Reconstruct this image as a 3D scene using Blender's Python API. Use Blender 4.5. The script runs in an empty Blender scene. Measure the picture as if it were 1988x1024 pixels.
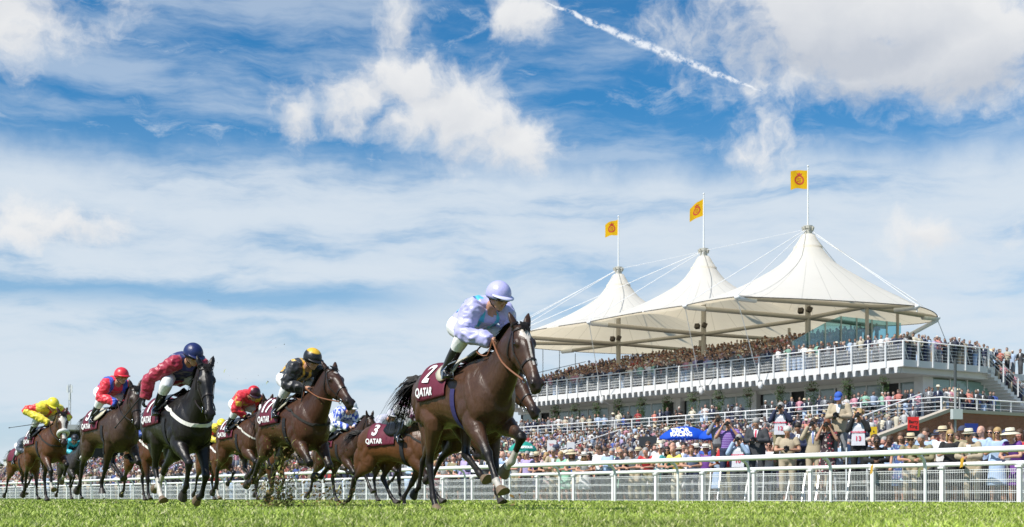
import bpy, math, random
import numpy as np
from mathutils import Vector, Matrix, noise
from mathutils.bvhtree import BVHTree

random.seed(7); RNG = np.random.default_rng(7)
scene = bpy.context.scene
COL = scene.collection
R = math.radians
# ---------------------------------------------------------------- camera
CAMZ, FPX, CX, HY = 0.17, 2650.0, 994.0, 964.0      # lens given in pixels of the 1988 px wide photograph
cam_d = bpy.data.cameras.new('camera')
cam_d.sensor_width = 36.0
cam_d.lens = 36.0 * FPX / 1988.0
cam_d.shift_y = (HY - 512.0) / 1988.0
cam_d.clip_start = 0.1
cam_d.clip_end = 6000
cam_d.dof.use_dof = True
cam_d.dof.focus_distance = 16.0
cam_d.dof.aperture_fstop = 5.6
cam = bpy.data.objects.new('camera', cam_d)
cam.location = (0, 0, CAMZ); cam.rotation_euler = (R(90), 0, 0)
COL.objects.link(cam)
scene.camera = cam
# ---------------------------------------------------------------- sun, sky, exposure
SUN_EL, SUN_DIR = R(50), Vector((-0.80, -0.60, 0)).normalized()     # direction (on the ground) towards the sun
sun_vec = Vector((SUN_DIR.x * math.cos(SUN_EL), SUN_DIR.y * math.cos(SUN_EL), math.sin(SUN_EL)))
sun_d = bpy.data.lights.new('sun', 'SUN')
sun_d.energy = 4.6; sun_d.angle = R(0.53); sun_d.color = (1.0, 0.95, 0.87)
sun = bpy.data.objects.new('sun', sun_d)
sun.rotation_euler = sun_vec.to_track_quat('Z', 'Y').to_euler()
sun.location = (-40, -30, 60)
COL.objects.link(sun)
scene.view_settings.view_transform = 'Standard'
scene.view_settings.look = 'None'
scene.view_settings.exposure = 0.35
scene.view_settings.gamma = 1.0
scene.view_settings.use_curve_mapping = False
scene.render.engine = 'CYCLES'
scene.cycles.max_bounces = 6
scene.cycles.transparent_max_bounces = 12
scene.cycles.use_denoising = True
world = bpy.data.worlds.new("World")
scene.world = world
world.use_nodes = True

class NT:
    """small helper for building node trees"""
    def __init__(s, tree, clear=True):
        s.t = tree
        if clear: tree.nodes.clear()
    def n(s, kind, **kw):
        nd = s.t.nodes.new(kind)
        for k, v in kw.items():
            if k == 'ins':
                for i, val in v.items():
                    s.put(nd, i, val)
            else: setattr(nd, k, v)
        return nd
    def put(s, nd, i, val):
        if isinstance(val, bpy.types.NodeSocket): s.t.links.new(val, nd.inputs[i])
        elif val is not None: nd.inputs[i].default_value = val
    def m(s, op, a, b=None, c=None, clamp=False):
        nd = s.t.nodes.new('ShaderNodeMath'); nd.operation = op; nd.use_clamp = clamp
        for i, v in enumerate((a, b, c)):
            if v is not None: s.put(nd, i, v)
        return nd.outputs[0]
    def mix(s, f, a, b, kind='RGBA', blend='MIX'):
        nd = s.t.nodes.new('ShaderNodeMix'); nd.data_type = kind
        if kind == 'RGBA': nd.blend_type = blend
        ia, ib, out = {'RGBA': (6, 7, 2), 'FLOAT': (2, 3, 0)}[kind]
        s.put(nd, 0, f); s.put(nd, ia, a); s.put(nd, ib, b)
        return nd.outputs[out]
    def noise(s, vec, scale, detail=4, rough=.5, dist=0, out=0):
        nd = s.n('ShaderNodeTexNoise', ins={'Scale': scale, 'Detail': detail, 'Roughness': rough, 'Distortion': dist})
        if vec is not None: s.t.links.new(vec, nd.inputs['Vector'])
        return nd.outputs[out]
    def xyz(s, x, y, z=0.0):
        return s.n('ShaderNodeCombineXYZ', ins={0: x, 1: y, 2: z}).outputs[0]
    def step(s, v, lo, hi, kind='SMOOTHSTEP'):
        nd = s.n('ShaderNodeMapRange', interpolation_type=kind, ins={0: v, 1: lo, 2: hi, 3: 0.0, 4: 1.0})
        return nd.outputs[0]

def build_world():
    T = NT(world.node_tree)
    tc = T.n('ShaderNodeTexCoord').outputs['Generated']
    sx = T.n('ShaderNodeSeparateXYZ', ins={0: tc})
    X, Y, Z = sx.outputs
    # azimuth / elevation of a direction in units of about one radian x 2.65
    az = T.m('MULTIPLY', T.m('ARCTAN2', X, Y), 2.65)
    hor = T.m('SQRT', T.m('ADD', T.m('MULTIPLY', X, X), T.m('MULTIPLY', Y, Y)))
    el = T.m('MULTIPLY', T.m('ARCTAN2', Z, hor), 2.65)
    P = T.xyz(az, el)
    # ---- clear sky
    sky = T.n('ShaderNodeTexSky', sky_type='NISHITA')
    sky.sun_disc = False
    sky.sun_elevation = SUN_EL
    sky.sun_rotation = math.atan2(SUN_DIR.x, SUN_DIR.y)
    sky.altitude = 150; sky.air_density = 1.0; sky.dust_density = 0.6; sky.ozone_density = 2.5
    grad = T.n('ShaderNodeValToRGB', ins={0: T.step(el, -0.02, 1.05, 'LINEAR')})
    cr = grad.color_ramp
    for i, (p_, c_) in enumerate(((0.0, (.86, 1.05, 1.5)), (.08, (.86, 1.10, 1.5)), (.265, (.74, 1.03, 1.22)), (.54, (.46, .97, 1.22)), (.74, (.28, .90, 1.24)), (1.0, (.34, .92, 1.24)))):
        e = cr.elements[i] if i < 2 else cr.elements.new(p_)
        e.position = p_; e.color = (*c_, 1)
    clear = T.mix(1.0, sky.outputs[0], grad.outputs[0], blend='MULTIPLY')
    # ---- warp
    w1 = T.noise(P, 2.2, 5, .6, out=1)
    wv = T.n('ShaderNodeVectorMath', operation='MULTIPLY_ADD', ins={0: w1, 1: (.16, .12, 0), 2: P}).outputs[0]
    w2 = T.noise(P, 6, 7, .60, out=1)
    wv2 = T.n('ShaderNodeVectorMath', operation='MULTIPLY_ADD', ins={0: w2, 1: (.11, .10, 0), 2: wv}).outputs[0]
    ws = T.n('ShaderNodeSeparateXYZ', ins={0: wv2}); wx, wy = ws.outputs[0], ws.outputs[1]
    # ---- high veil: streaky cirrus
    sm = T.n('ShaderNodeMapping', ins={'Vector': wv, 'Scale': (1.0, 5.0, 1), 'Rotation': (0, 0, R(-6))}).outputs[0]
    streak = T.noise(sm, 1.6, 9, .62)
    sm2 = T.n('ShaderNodeMapping', ins={'Vector': wv, 'Scale': (3.0, 9.0, 1), 'Rotation': (0, 0, R(12)), 'Location': (3, 1, 0)}).outputs[0]
    wisp = T.noise(sm2, 2.2, 9, .7, .6)
    low = T.step(el, .80, .44)          # more veil low in the sky
    veil = T.m('MULTIPLY', T.step(streak, .42, .66), .48)
    veil = T.m('MAXIMUM', veil, T.m('MULTIPLY', T.step(wisp, .50, .78), T.m('MULTIPLY_ADD', T.step(wx, .9, .2), .45, .15)))
    belt = T.m('MULTIPLY', T.step(wy, .80, .68), T.step(streak, .22, .50))
    belt = T.m('MULTIPLY', belt, T.m('MULTIPLY_ADD', T.step(streak, .3, .6), .3, .62))
    veil = T.m('MAXIMUM', veil, belt)
    veil = T.m('MAXIMUM', veil, T.m('MULTIPLY', T.step(el, .75, .30), .45))
    veil = T.m('MAXIMUM', veil, T.m('MULTIPLY', T.step(el, .22, .0), .85))
    gap = T.m('MULTIPLY', T.step(T.m('ABSOLUTE', T.m('SUBTRACT', T.m('ADD', el, T.m('MULTIPLY', T.m('SUBTRACT', streak, .5), .2)), .385)), .05, .0),
              T.m('MULTIPLY', T.step(az, -.05, -.35), .8))
    veil = T.m('MULTIPLY', veil, T.m('SUBTRACT', 1.0, gap), clamp=True)
    out = T.mix(veil, clear, (7.2, 7.95, 8.7, 1))
    # ---- cumulus: soft ellipses in azimuth / elevation, broken up by noise
    def pt(px, py):
        x = (px - CX) / FPX; z = (HY - py) / FPX
        return math.atan(x) * 2.65, math.atan(z / math.sqrt(1 + x * x)) * 2.65
    puffs = T.noise(wv2, 5.5, 9, .62)
    clouds = [  # px, py, rx, ry, strength, shade
        (20, 30, 150, 110, 1.0, 0), (-60, -60, 300, 130, 1.0, 0), (812, 30, 72, 62, .85, 0), (1030, 35, 75, 48, .8, 0),
        (595, 215, 62, 75, .9, 0), (705, 205, 95, 70, 1.05, 0), (815, 145, 95, 62, 1.1, 0), (930, 225, 130, 95, 1.15, 0),
        (1030, 285, 100, 70, .95, 0), (800, 240, 120, 42, .8, 0), (900, 205, 90, 70, 1.0, 0),
        (1650, 20, 300, 120, 1.25, .7), (1750, 110, 210, 90, 1.15, .8), (1900, 60, 240, 130, 1.2, .8), (1560, -40, 200, 110, 1.1, 0),
        (190, 432, 150, 42, .62, 0), (80, 450, 70, 28, .45, 0), (1850, 455, 125, 50, .85, 0), (1530, 262, 65, 38, .36, 0), (1450, 285, 90, 32, .35, 0),
        (1400, 330, 140, 40, .25, 0),
        (2500, 300, 260, 120, 1.1, .3), (3100, 120, 330, 150, 1.2, .4), (-700, 250, 260, 120, 1.1, .2), (-1300, 100, 330, 160, 1.2, .3)]
    dens = None; shade = None
    for px, py, rx, ry, st, sh in clouds:
        a, b = pt(px, py)
        dx = T.m('DIVIDE', T.m('SUBTRACT', wx, a + .104), rx / 850)
        dy = T.m('DIVIDE', T.m('SUBTRACT', wy, b + .110), ry / 850)
        d = T.m('MULTIPLY', T.m('SUBTRACT', 1.15, T.m('SQRT', T.m('MULTIPLY_ADD', dx, dx, T.m('MULTIPLY', dy, dy)))), st)
        dens = d if dens is None else T.m('SMOOTH_MAX', dens, d, .30)
        # underside of the clump is greyer
        s_ = T.m('MULTIPLY', T.step(dy, .5, -.9), T.step(d, .15, .7))
        s_ = T.m('MULTIPLY', s_, .50 + sh * .9)
        shade = s_ if shade is None else T.m('MAXIMUM', shade, s_)
    dens = T.m('MULTIPLY_ADD', T.m('SUBTRACT', puffs, .53), 2.8, dens)
    cov = T.m('MULTIPLY', T.step(dens, .04, .82), .97)
    fine = T.noise(wv2, 20, 6, .6)
    sh = T.m('MULTIPLY_ADD', T.m('SUBTRACT', T.noise(wv2, 4.5, 6, .55), .5), .8, T.m('MULTIPLY_ADD', T.m('SUBTRACT', fine, .5), .25, shade), clamp=True)
    ccol = T.mix(sh, (8.7, 8.75, 8.8, 1), (5.7, 6.1, 6.8, 1))
    out = T.mix(cov, out, ccol)
    # ---- contrail
    ax, ay = pt(1040, -5); bx, by = pt(1490, 182)
    L = math.hypot(bx - ax, by - ay); ux, uy = (bx - ax) / L, (by - ay) / L
    cs = T.n('ShaderNodeSeparateXYZ', ins={0: T.n('ShaderNodeVectorMath', operation='MULTIPLY_ADD', ins={0: T.noise(P, 30, 6, .65, out=1), 1: (.016, .016, 0), 2: P}).outputs[0]})
    qx = T.m('SUBTRACT', cs.outputs[0], ax + .008); qy = T.m('SUBTRACT', cs.outputs[1], ay + .008)
    al = T.m('ADD', T.m('MULTIPLY', qx, ux), T.m('MULTIPLY', qy, uy))
    ac = T.m('ADD', T.m('MULTIPLY', qx, -uy), T.m('MULTIPLY', qy, ux))
    ac = T.m('ADD', ac, T.m('MULTIPLY', T.step(al, .1, .34), -.0))
    wdt = T.m('MULTIPLY', T.m('SINE', T.m('MULTIPLY', T.m('DIVIDE', al, L, clamp=True), math.pi)), .010)
    cm = T.m('SUBTRACT', 1.0, T.m('DIVIDE', T.m('ABSOLUTE', ac), T.m('ADD', wdt, .0005)))
    cm = T.m('MULTIPLY', T.step(cm, 0, .8), T.step(T.noise(P, 45, 5, .7), .36, .56))
    cm = T.m('MULTIPLY', cm, T.m('MULTIPLY', T.step(al, 0, .04), T.step(al, L, L - .03)))
    out = T.mix(T.m('MULTIPLY', cm, .85), out, (9.5, 9.8, 10.2, 1))
    bg = T.n('ShaderNodeBackground', ins={0: out, 1: 0.078})
    T.n('ShaderNodeOutputWorld', ins={0: bg.outputs[0]})
build_world()

# ---------------------------------------------------------------- objects
def obj(name, data, parent=None, loc=None, rot=None, mat=None):
    o = bpy.data.objects.new(name, data)
    COL.objects.link(o)
    if mat is not None:
        data.materials.clear(); data.materials.append(mat)
    if parent is not None: o.parent = parent
    if loc is not None: o.location = loc
    if rot is not None: o.rotation_euler = rot
    return o
def empty(name, loc=(0, 0, 0), rz=0.0):
    o = bpy.data.objects.new(name, None); o.empty_display_size = .2
    COL.objects.link(o); o.location = loc; o.rotation_euler = (0, 0, rz)
    return o
def tag(o, label=None, cat=None, group=None, kind=None):
    if label: o['label'] = label
    if cat: o['category'] = cat
    if group: o['group'] = group
    if kind: o['kind'] = kind
    return o
def copy_tree(o, parent=None):
    c = o.copy(); COL.objects.link(c)
    if parent is not None: c.parent = parent
    for ch in KIDS.get(o.name, ()): copy_tree(ch, c)
    return c
KIDS = {}
def kid(o):
    """remember a child for cheap copying"""
    KIDS.setdefault(o.parent.name, []).append(o); return o

# ---------------------------------------------------------------- materials
MATS = {}
def mat(name, col=(.5, .5, .5), rough=.6, metal=0.0, spec=.5, var=0.0, vscale=8.0, bump=0.0, bscale=40.0, coat=0.0, attr=None, objcol=False, sheen=0.0, trans=0.0, stretch=None):
    if name in MATS: return MATS[name]
    m = bpy.data.materials.new(name); m.use_nodes = True
    T = NT(m.node_tree)
    p = T.n('ShaderNodeBsdfPrincipled')
    tc = T.n('ShaderNodeTexCoord').outputs['Object']
    if stretch: tc = T.n('ShaderNodeMapping', ins={'Vector': tc, 'Scale': stretch}).outputs[0]
    c = (*col, 1)
    if attr: c = T.n('ShaderNodeAttribute', attribute_name=attr).outputs['Color']
    if objcol: c = T.n('ShaderNodeObjectInfo').outputs['Color']
    if var:
        f = T.m('MULTIPLY_ADD', T.m('SUBTRACT', T.noise(tc, vscale, 5, .6), .5), 2 * var, 1.0)
        c = T.mix(1.0, c, T.xyz(f, f, f), blend='MULTIPLY')
    T.put(p, 'Base Color', c)
    p.inputs['Roughness'].default_value = rough
    p.inputs['Metallic'].default_value = metal
    p.inputs['Specular IOR Level'].default_value = spec
    p.inputs['Coat Weight'].default_value = coat
    p.inputs['Sheen Weight'].default_value = sheen
    if bump:
        b = T.n('ShaderNodeBump', ins={'Strength': 1.0, 'Distance': bump, 'Height': T.noise(tc, bscale, 4, .6)})
        T.put(p, 'Normal', b.outputs[0])
    sh = p.outputs[0]
    if trans:
        tr = T.n('ShaderNodeBsdfTranslucent', ins={0: c})
        sh = T.n('ShaderNodeMixShader', ins={0: trans, 1: sh, 2: tr.outputs[0]}).outputs[0]
    T.n('ShaderNodeOutputMaterial', ins={0: sh})
    MATS[name] = m
    return m

# ---------------------------------------------------------------- mesh building
def V3(*a): return np.array(a, float)
def unit(v):
    v = np.asarray(v, float); return v / (np.linalg.norm(v) + 1e-12)
class MB:
    def __init__(s): s.v = []; s.f = []; s.c = []
    def add(s, vs, fs, col=None):
        b = len(s.v)
        s.v.extend([tuple(map(float, p)) for p in vs]); s.f.extend([tuple(b + i for i in f) for f in fs])
        if col is not None: s.c.extend([col] * len(vs))
        return b
    def box(s, x0, x1, y0, y1, z0, z1, M=None, col=None):
        p = [(x0,y0,z0),(x1,y0,z0),(x1,y1,z0),(x0,y1,z0),(x0,y0,z1),(x1,y0,z1),(x1,y1,z1),(x0,y1,z1)]
        if M is not None: p = [M @ Vector(q) for q in p]
        s.add(p, [(0,3,2,1),(4,5,6,7),(0,1,5,4),(1,2,6,5),(2,3,7,6),(3,0,4,7)], col)
    def hexa(s, p, col=None):
        s.add(p, [(0,3,2,1),(4,5,6,7),(0,1,5,4),(1,2,6,5),(2,3,7,6),(3,0,4,7)], col)
    def bar(s, a, b, w, h=None, up=(0, 0, 1), col=None):
        """rectangular bar from a to b, w wide, h deep"""
        h = h or w; a = V3(*a); b = V3(*b); t = unit(b - a); u = np.asarray(up, float)
        if abs(t @ u) > .98: u = V3(1, 0, 0)
        r = unit(np.cross(t, u)); u = np.cross(r, t)
        q = [(-1,-1),(1,-1),(1,1),(-1,1)]
        p = [a + r*w/2*i + u*h/2*j for i, j in q] + [b + r*w/2*i + u*h/2*j for i, j in q]
        s.hexa(p, col)
    def tube(s, pts, rad, n=8, cap=True, col=None):
        pts = [V3(*p) for p in pts]; m = len(pts)
        rad = [rad] * m if np.isscalar(rad) else list(rad)
        if cap:       # short end segments keep the shading of long tubes straight
            L0, L1 = np.linalg.norm(pts[1]-pts[0]), np.linalg.norm(pts[-1]-pts[-2])
            if L0 > .15:
                k = .01/L0; pts.insert(1, pts[0] + (pts[1]-pts[0])*k); rad.insert(1, rad[0] + (rad[1]-rad[0])*k)
            if L1 > .15:
                k = .01/L1; pts.insert(-1, pts[-1] + (pts[-2]-pts[-1])*k); rad.insert(-1, rad[-1] + (rad[-2]-rad[-1])*k)
            m = len(pts)
        t = [unit(pts[min(i+1, m-1)] - pts[max(i-1, 0)]) for i in range(m)]
        u = V3(0, 0, 1) if abs(t[0][2]) < .9 else V3(1, 0, 0)
        vs = []
        for i in range(m):
            r = unit(np.cross(t[i], u)); u = np.cross(r, t[i])
            for k in range(n):
                a = 2*math.pi*k/n
                vs.append(pts[i] + rad[i]*(math.cos(a)*r + math.sin(a)*u))
        fs = [(i*n+k, i*n+(k+1) % n, (i+1)*n+(k+1) % n, (i+1)*n+k) for i in range(m-1) for k in range(n)]
        if cap: fs += [tuple(range(n))[::-1], tuple((m-1)*n+k for k in range(n))]
        s.add(vs, fs, col)
    def loft(s, st, n=18, side=(0, 1, 0), sub=4, power=2.0, col=None):
        """st: list of (point, half_side, half_up[, power]); smooth closed loft; side axis fixed"""
        P = np.array([[*q[0], q[1], q[2]] for q in st], float)
        if sub > 1: P = catmull(P, sub)
        m = len(P); side = unit(side); vs = []
        for i in range(m):
            t = unit(P[min(i+1, m-1), :3] - P[max(i-1, 0), :3])
            sd = unit(side - t * (side @ t)); up = np.cross(t, sd)
            for k in range(n):
                a = 2*math.pi*k/n; ca, sa = math.cos(a), math.sin(a)
                ca = math.copysign(abs(ca)**(2/power), ca); sa = math.copysign(abs(sa)**(2/power), sa)
                vs.append(P[i, :3] + sd*P[i, 3]*ca + up*P[i, 4]*sa)
        fs = [(i*n+k, i*n+(k+1) % n, (i+1)*n+(k+1) % n, (i+1)*n+k) for i in range(m-1) for k in range(n)]
        b0 = len(vs); vs.append(P[0, :3]); vs.append(P[-1, :3])
        fs += [(b0, (k+1) % n, k) for k in range(n)] + [(b0+1, (m-1)*n+k, (m-1)*n+(k+1) % n) for k in range(n)]
        s.add(vs, fs, col)
    def ell(s, c, r, ax=None, n=12, m=8, z0=-1.0, z1=1.0, col=None):
        """ellipsoid; ax = 3 axis vectors (rows)"""
        A = np.eye(3) if ax is None else np.array([unit(a) for a in ax])
        r = V3(*r) if not np.isscalar(r) else V3(r, r, r); vs = []; fs = []
        th = np.linspace(math.acos(z1), math.acos(z0), m+1)
        for t in th:
            for k in range(n):
                a = 2*math.pi*k/n
                l = V3(math.sin(t)*math.cos(a), math.sin(t)*math.sin(a), math.cos(t)) * r
                vs.append(V3(*c) + l @ A)
        fs = [(i*n+k, (i+1)*n+k, (i+1)*n+(k+1) % n, i*n+(k+1) % n) for i in range(m) for k in range(n)]
        fs += [tuple(range(n)), tuple(m*n+k for k in range(n))[::-1]]
        s.add(vs, fs, col)
    def mesh(s, name='mesh', smooth=False):
        me = bpy.data.meshes.new(name); me.from_pydata(s.v, [], s.f)
        if s.c:
            at = me.color_attributes.new('Col', 'FLOAT_COLOR', 'POINT')
            at.data.foreach_set('color', np.array([(*c, 1) for c in s.c], np.float32).ravel())
        if smooth: me.shade_smooth()
        return me
    def build(s, name, m, parent=None, smooth=False, loc=None, rot=None):
        return obj(name, s.mesh(name, smooth), parent, loc, rot, m)
def catmull(P, sub):
    out = []; n = len(P)
    for i in range(n-1):
        p0, p1, p2, p3 = P[max(i-1, 0)], P[i], P[i+1], P[min(i+2, n-1)]
        for k in range(sub):
            t = k/sub
            out.append(.5*((2*p1) + (-p0+p2)*t + (2*p0-5*p1+4*p2-p3)*t*t + (-p0+3*p1-3*p2+p3)*t**3))
    out.append(P[-1]); return np.array(out)
def remeshed(mb, voxel, smooth=6, fac=.5, name='body'):
    me = mb.mesh('tmp'); me.validate()
    o = bpy.data.objects.new('tmp', me); COL.objects.link(o)
    md = o.modifiers.new('r', 'REMESH'); md.mode = 'VOXEL'; md.voxel_size = voxel; md.use_smooth_shade = True
    if smooth:
        sm = o.modifiers.new('s', 'SMOOTH'); sm.iterations = smooth; sm.factor = fac
    dg = bpy.context.evaluated_depsgraph_get()
    out = bpy.data.meshes.new_from_object(o.evaluated_get(dg)); out.name = name
    bpy.data.objects.remove(o); bpy.data.meshes.remove(me)
    out.materials.clear()
    return out
def mesh_co(me):
    a = np.empty(len(me.vertices)*3, np.float32); me.vertices.foreach_get('co', a); return a.reshape(-1, 3).astype(float)
def set_col(me, rgb):
    at = me.color_attributes.get('Col') or me.color_attributes.new('Col', 'FLOAT_COLOR', 'POINT')
    a = np.ones((len(rgb), 4), np.float32); a[:, :3] = rgb; at.data.foreach_set('color', a.ravel())
def seg_dist(P, a, b):
    a = V3(*a); b = V3(*b); d = b-a; t = np.clip(((P-a) @ d)/(d @ d + 1e-12), 0, 1)
    return np.linalg.norm(P - (a + t[:, None]*d), axis=1), t
def bvh_of(me):
    return BVHTree.FromPolygons([tuple(v.co) for v in me.vertices], [tuple(p.vertices) for p in me.polygons])
def sm(x, a, b):
    t = np.clip((x-a)/(b-a), 0, 1); return t*t*(3-2*t)
# ================================================================ frames of reference
class Frame:
    """u runs along a line away from the camera (up the course), w runs away from the course"""
    def __init__(s, vx): s.A = math.atan((CX - vx)/FPX); s.c, s.s = math.cos(s.A), math.sin(s.A); s.rz = s.A
    def __call__(s, u, w, z=0.0): return (w*s.c - u*s.s, w*s.s + u*s.c, z)
    def u(s, px, w):
        t = (px - CX)/FPX; return w*(s.c - t*s.s)/(s.s + t*s.c)
    def z(s, px, py, w):
        u = s.u(px, w); Y = w*s.s + u*s.c; return CAMZ + (HY-py)/FPX*Y
    def inv(s, X, Y): return (-X*s.s + Y*s.c, X*s.c + Y*s.s)
RL = Frame(-716.0); ST = Frame(-850.0)
def WC(F, C): return C*F.c
def lin(a, b, n): return [a + (b-a)*i/(n-1) for i in range(n)]
steel = mat('white_painted_steel', (.74, .75, .76), .38, var=.05, vscale=2)
rope = mat('white_cable', (.78, .78, .78), .5)

# ================================================================ ground
def build_ground():
    turf = bpy.data.materials.new('turf'); turf.use_nodes = True; T = NT(turf.node_tree)
    tc = T.n('ShaderNodeTexCoord').outputs['Object']
    c = T.mix(T.noise(tc, .35, 6, .6), (.09, .15, .015, 1), (.15, .21, .03, 1))
    c = T.mix(T.step(T.noise(tc, 9, 5, .7), .45, .7), c, (.11, .14, .035, 1))
    p = T.n('ShaderNodeBsdfPrincipled', ins={'Base Color': c, 'Roughness': .8, 'Specular IOR Level': .2})
    T.put(p, 'Normal', T.n('ShaderNodeBump', ins={'Strength': .8, 'Distance': .05, 'Height': T.noise(tc, 18, 6, .7)}).outputs[0])
    T.n('ShaderNodeOutputMaterial', ins={0: p.outputs[0]})
    g = MB(); g.add([(-2500, -300, 0), (2500, -300, 0), (2500, 4500, 0), (-2500, 4500, 0)], [(0, 1, 2, 3)])
    tag(g.build('ground', turf), 'short mown turf of the racecourse straight', 'turf', kind='structure')
    # concrete apron behind the crowd fence, and the raked terrace steps
    conc = mat('concrete', (.30, .29, .27), .85, var=.15, vscale=1.5, bump=.004)
    a = MB(); q = [RL(20, WC(RL, 30.2), .004), RL(20, WC(RL, 44), .004)] ; 
    a.add([RL(15, WC(RL, 30.2), .006), RL(320, WC(RL, 30.2), .006), RL(320, WC(RL, 60), .006), RL(15, WC(RL, 60), .006)], [(0, 3, 2, 1)])
    tag(a.build('pavement', conc), kind='structure')
    t = MB(); n = 14
    for i in range(n):
        w0 = 49 + i*16.6/n; w1 = 66.0; z0 = .012 if i == 0 else i*3.7/n; z1 = (i+1)*3.7/n
        t.hexa([ST(50.9, w0, z0), ST(50.9, w1, z0), ST(150, w1, z0), ST(150, w0, z0), ST(50.9, w0, z1), ST(50.9, w1, z1), ST(150, w1, z1), ST(150, w0, z1)])
    tag(t.build('terrace_steps', conc), 'raked concrete standing terrace below the grandstand', 'steps', kind='structure')
    t = MB(); t.hexa([ST(50.9, 66.003, .012), ST(50.9, 90, .012), ST(115, 90, .012), ST(115, 66.003, .012), ST(50.9, 66.003, 4.9), ST(50.9, 90, 4.9), ST(115, 90, 4.9), ST(115, 66.003, 4.9)])
    tag(t.build('upper_terrace', conc), kind='structure')
    # raked bank for the far crowd up the course
    t = MB()
    for i in range(10):
        w0 = WC(RL, 46) + i*2; z0 = .012 if i == 0 else i*.42; z1 = .42*(i+1)
        t.hexa([RL(128, w0, z0), RL(128, WC(RL, 46)+20, z0), RL(330, WC(RL, 46)+20, z0), RL(330, w0, z0), RL(128, w0, z1), RL(128, WC(RL, 46)+20, z1), RL(330, WC(RL, 46)+20, z1), RL(330, w0, z1)])
    tag(t.build('far_terrace_steps', conc), kind='structure')
    # low hills far behind
    h = MB(); rnd = random.Random(4); pts = []
    for i in range(60):
        x = -1500 + i*50; pts.append((x, 2600, -2)); pts.append((x, 2650, 6 + 5*noise.noise(Vector((i*.21, 0, 0))) + 3*noise.noise(Vector((i*.9, 1, 0)))))
        pts.append((x, 3000, 4))
    h.add(pts, [(3*i+k, 3*i+3+k, 3*i+4+k, 3*i+1+k) for i in range(59) for k in (0, 1)])
    tag(h.build('hills', mat('far_woods', (.035, .065, .03), .9, var=.4, vscale=.02), smooth=True), kind='structure')

def build_grass():
    """blades of the turf between the lens and the rails, one mass"""
    rng = np.random.default_rng(5); Vs = []; Fs = []; Cs = []; base = 0
    for y0, y1, n, h, w in ((2.2, 3.6, 12000, .034, .0030), (3.6, 6.0, 42000, .044, .0034), (6, 9, 52000, .052, .0045), (9, 14, 52000, .058, .007), (14, 24, 42000, .060, .012), (24, 50, 30000, .06, .022)):
        Y = rng.uniform(y0, y1, n); X = rng.uniform(-.41, .41, n)*Y
        hh = h*rng.uniform(.55, 1.12, n)*(1 + .35*np.array([noise.noise(Vector((a*1.3, b*1.3, 0))) for a, b in zip(X, Y)])); an = rng.uniform(0, math.pi, n); le = rng.normal(0, .45, (n, 2))*hh[:, None]
        ww = w*rng.uniform(.6, 1.3, n); dx = np.cos(an)*ww; dy = np.sin(an)*ww
        v = np.zeros((n, 5, 3)); 
        v[:, 0] = np.stack([X-dx, Y-dy, 0*X], 1); v[:, 1] = np.stack([X+dx, Y+dy, 0*X], 1)
        mx = X + le[:, 0]*.35; my = Y + le[:, 1]*.35
        v[:, 2] = np.stack([mx+dx*.8, my+dy*.8, hh*.6], 1); v[:, 3] = np.stack([mx-dx*.8, my-dy*.8, hh*.6], 1); v[:, 4] = np.stack([X+le[:, 0], Y+le[:, 1], hh], 1)
        f = np.array([[0, 1, 2, -1], [0, 2, 3, -1], [3, 2, 4, -1]])[None] ; 
        idx = (base + np.arange(n)*5)[:, None, None] + np.array([[0, 1, 2], [0, 2, 3], [3, 2, 4]])[None]
        Vs.append(v.reshape(-1, 3)); Fs.append(idx.reshape(-1, 3)); base += n*5
        k = rng.random(n)[:, None]; dry = (rng.random(n) < .13)[:, None]; patch = np.array([noise.noise(Vector((a*.8, b*.5, 3))) for a, b in zip(X, Y)])[:, None]
        c = np.array((.19, .29, .027))*(1-k) + np.array((.43, .52, .09))*k; c = c*(1 + .5*patch); c = np.where(dry, np.array((.58, .56, .28)), c)
        Cs.append(np.repeat(c, 5, 0))
    V = np.concatenate(Vs); F = np.concatenate(Fs); C = np.concatenate(Cs)
    me = bpy.data.meshes.new('grass'); me.vertices.add(len(V)); me.vertices.foreach_set('co', V.astype(np.float32).ravel())
    me.loops.add(F.size); me.loops.foreach_set('vertex_index', F.astype(np.int32).ravel())
    me.polygons.add(len(F)); me.polygons.foreach_set('loop_start', np.arange(0, F.size, 3, dtype=np.int32)); me.polygons.foreach_set('loop_total', np.full(len(F), 3, np.int32))
    me.update(calc_edges=True); set_col(me, C)
    tag(obj('grass', me, mat=mat('grass_blade', attr='Col', rough=.45, spec=.35, trans=.45)), 'green grass blades of the racecourse turf', 'grass', kind='stuff')

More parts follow.
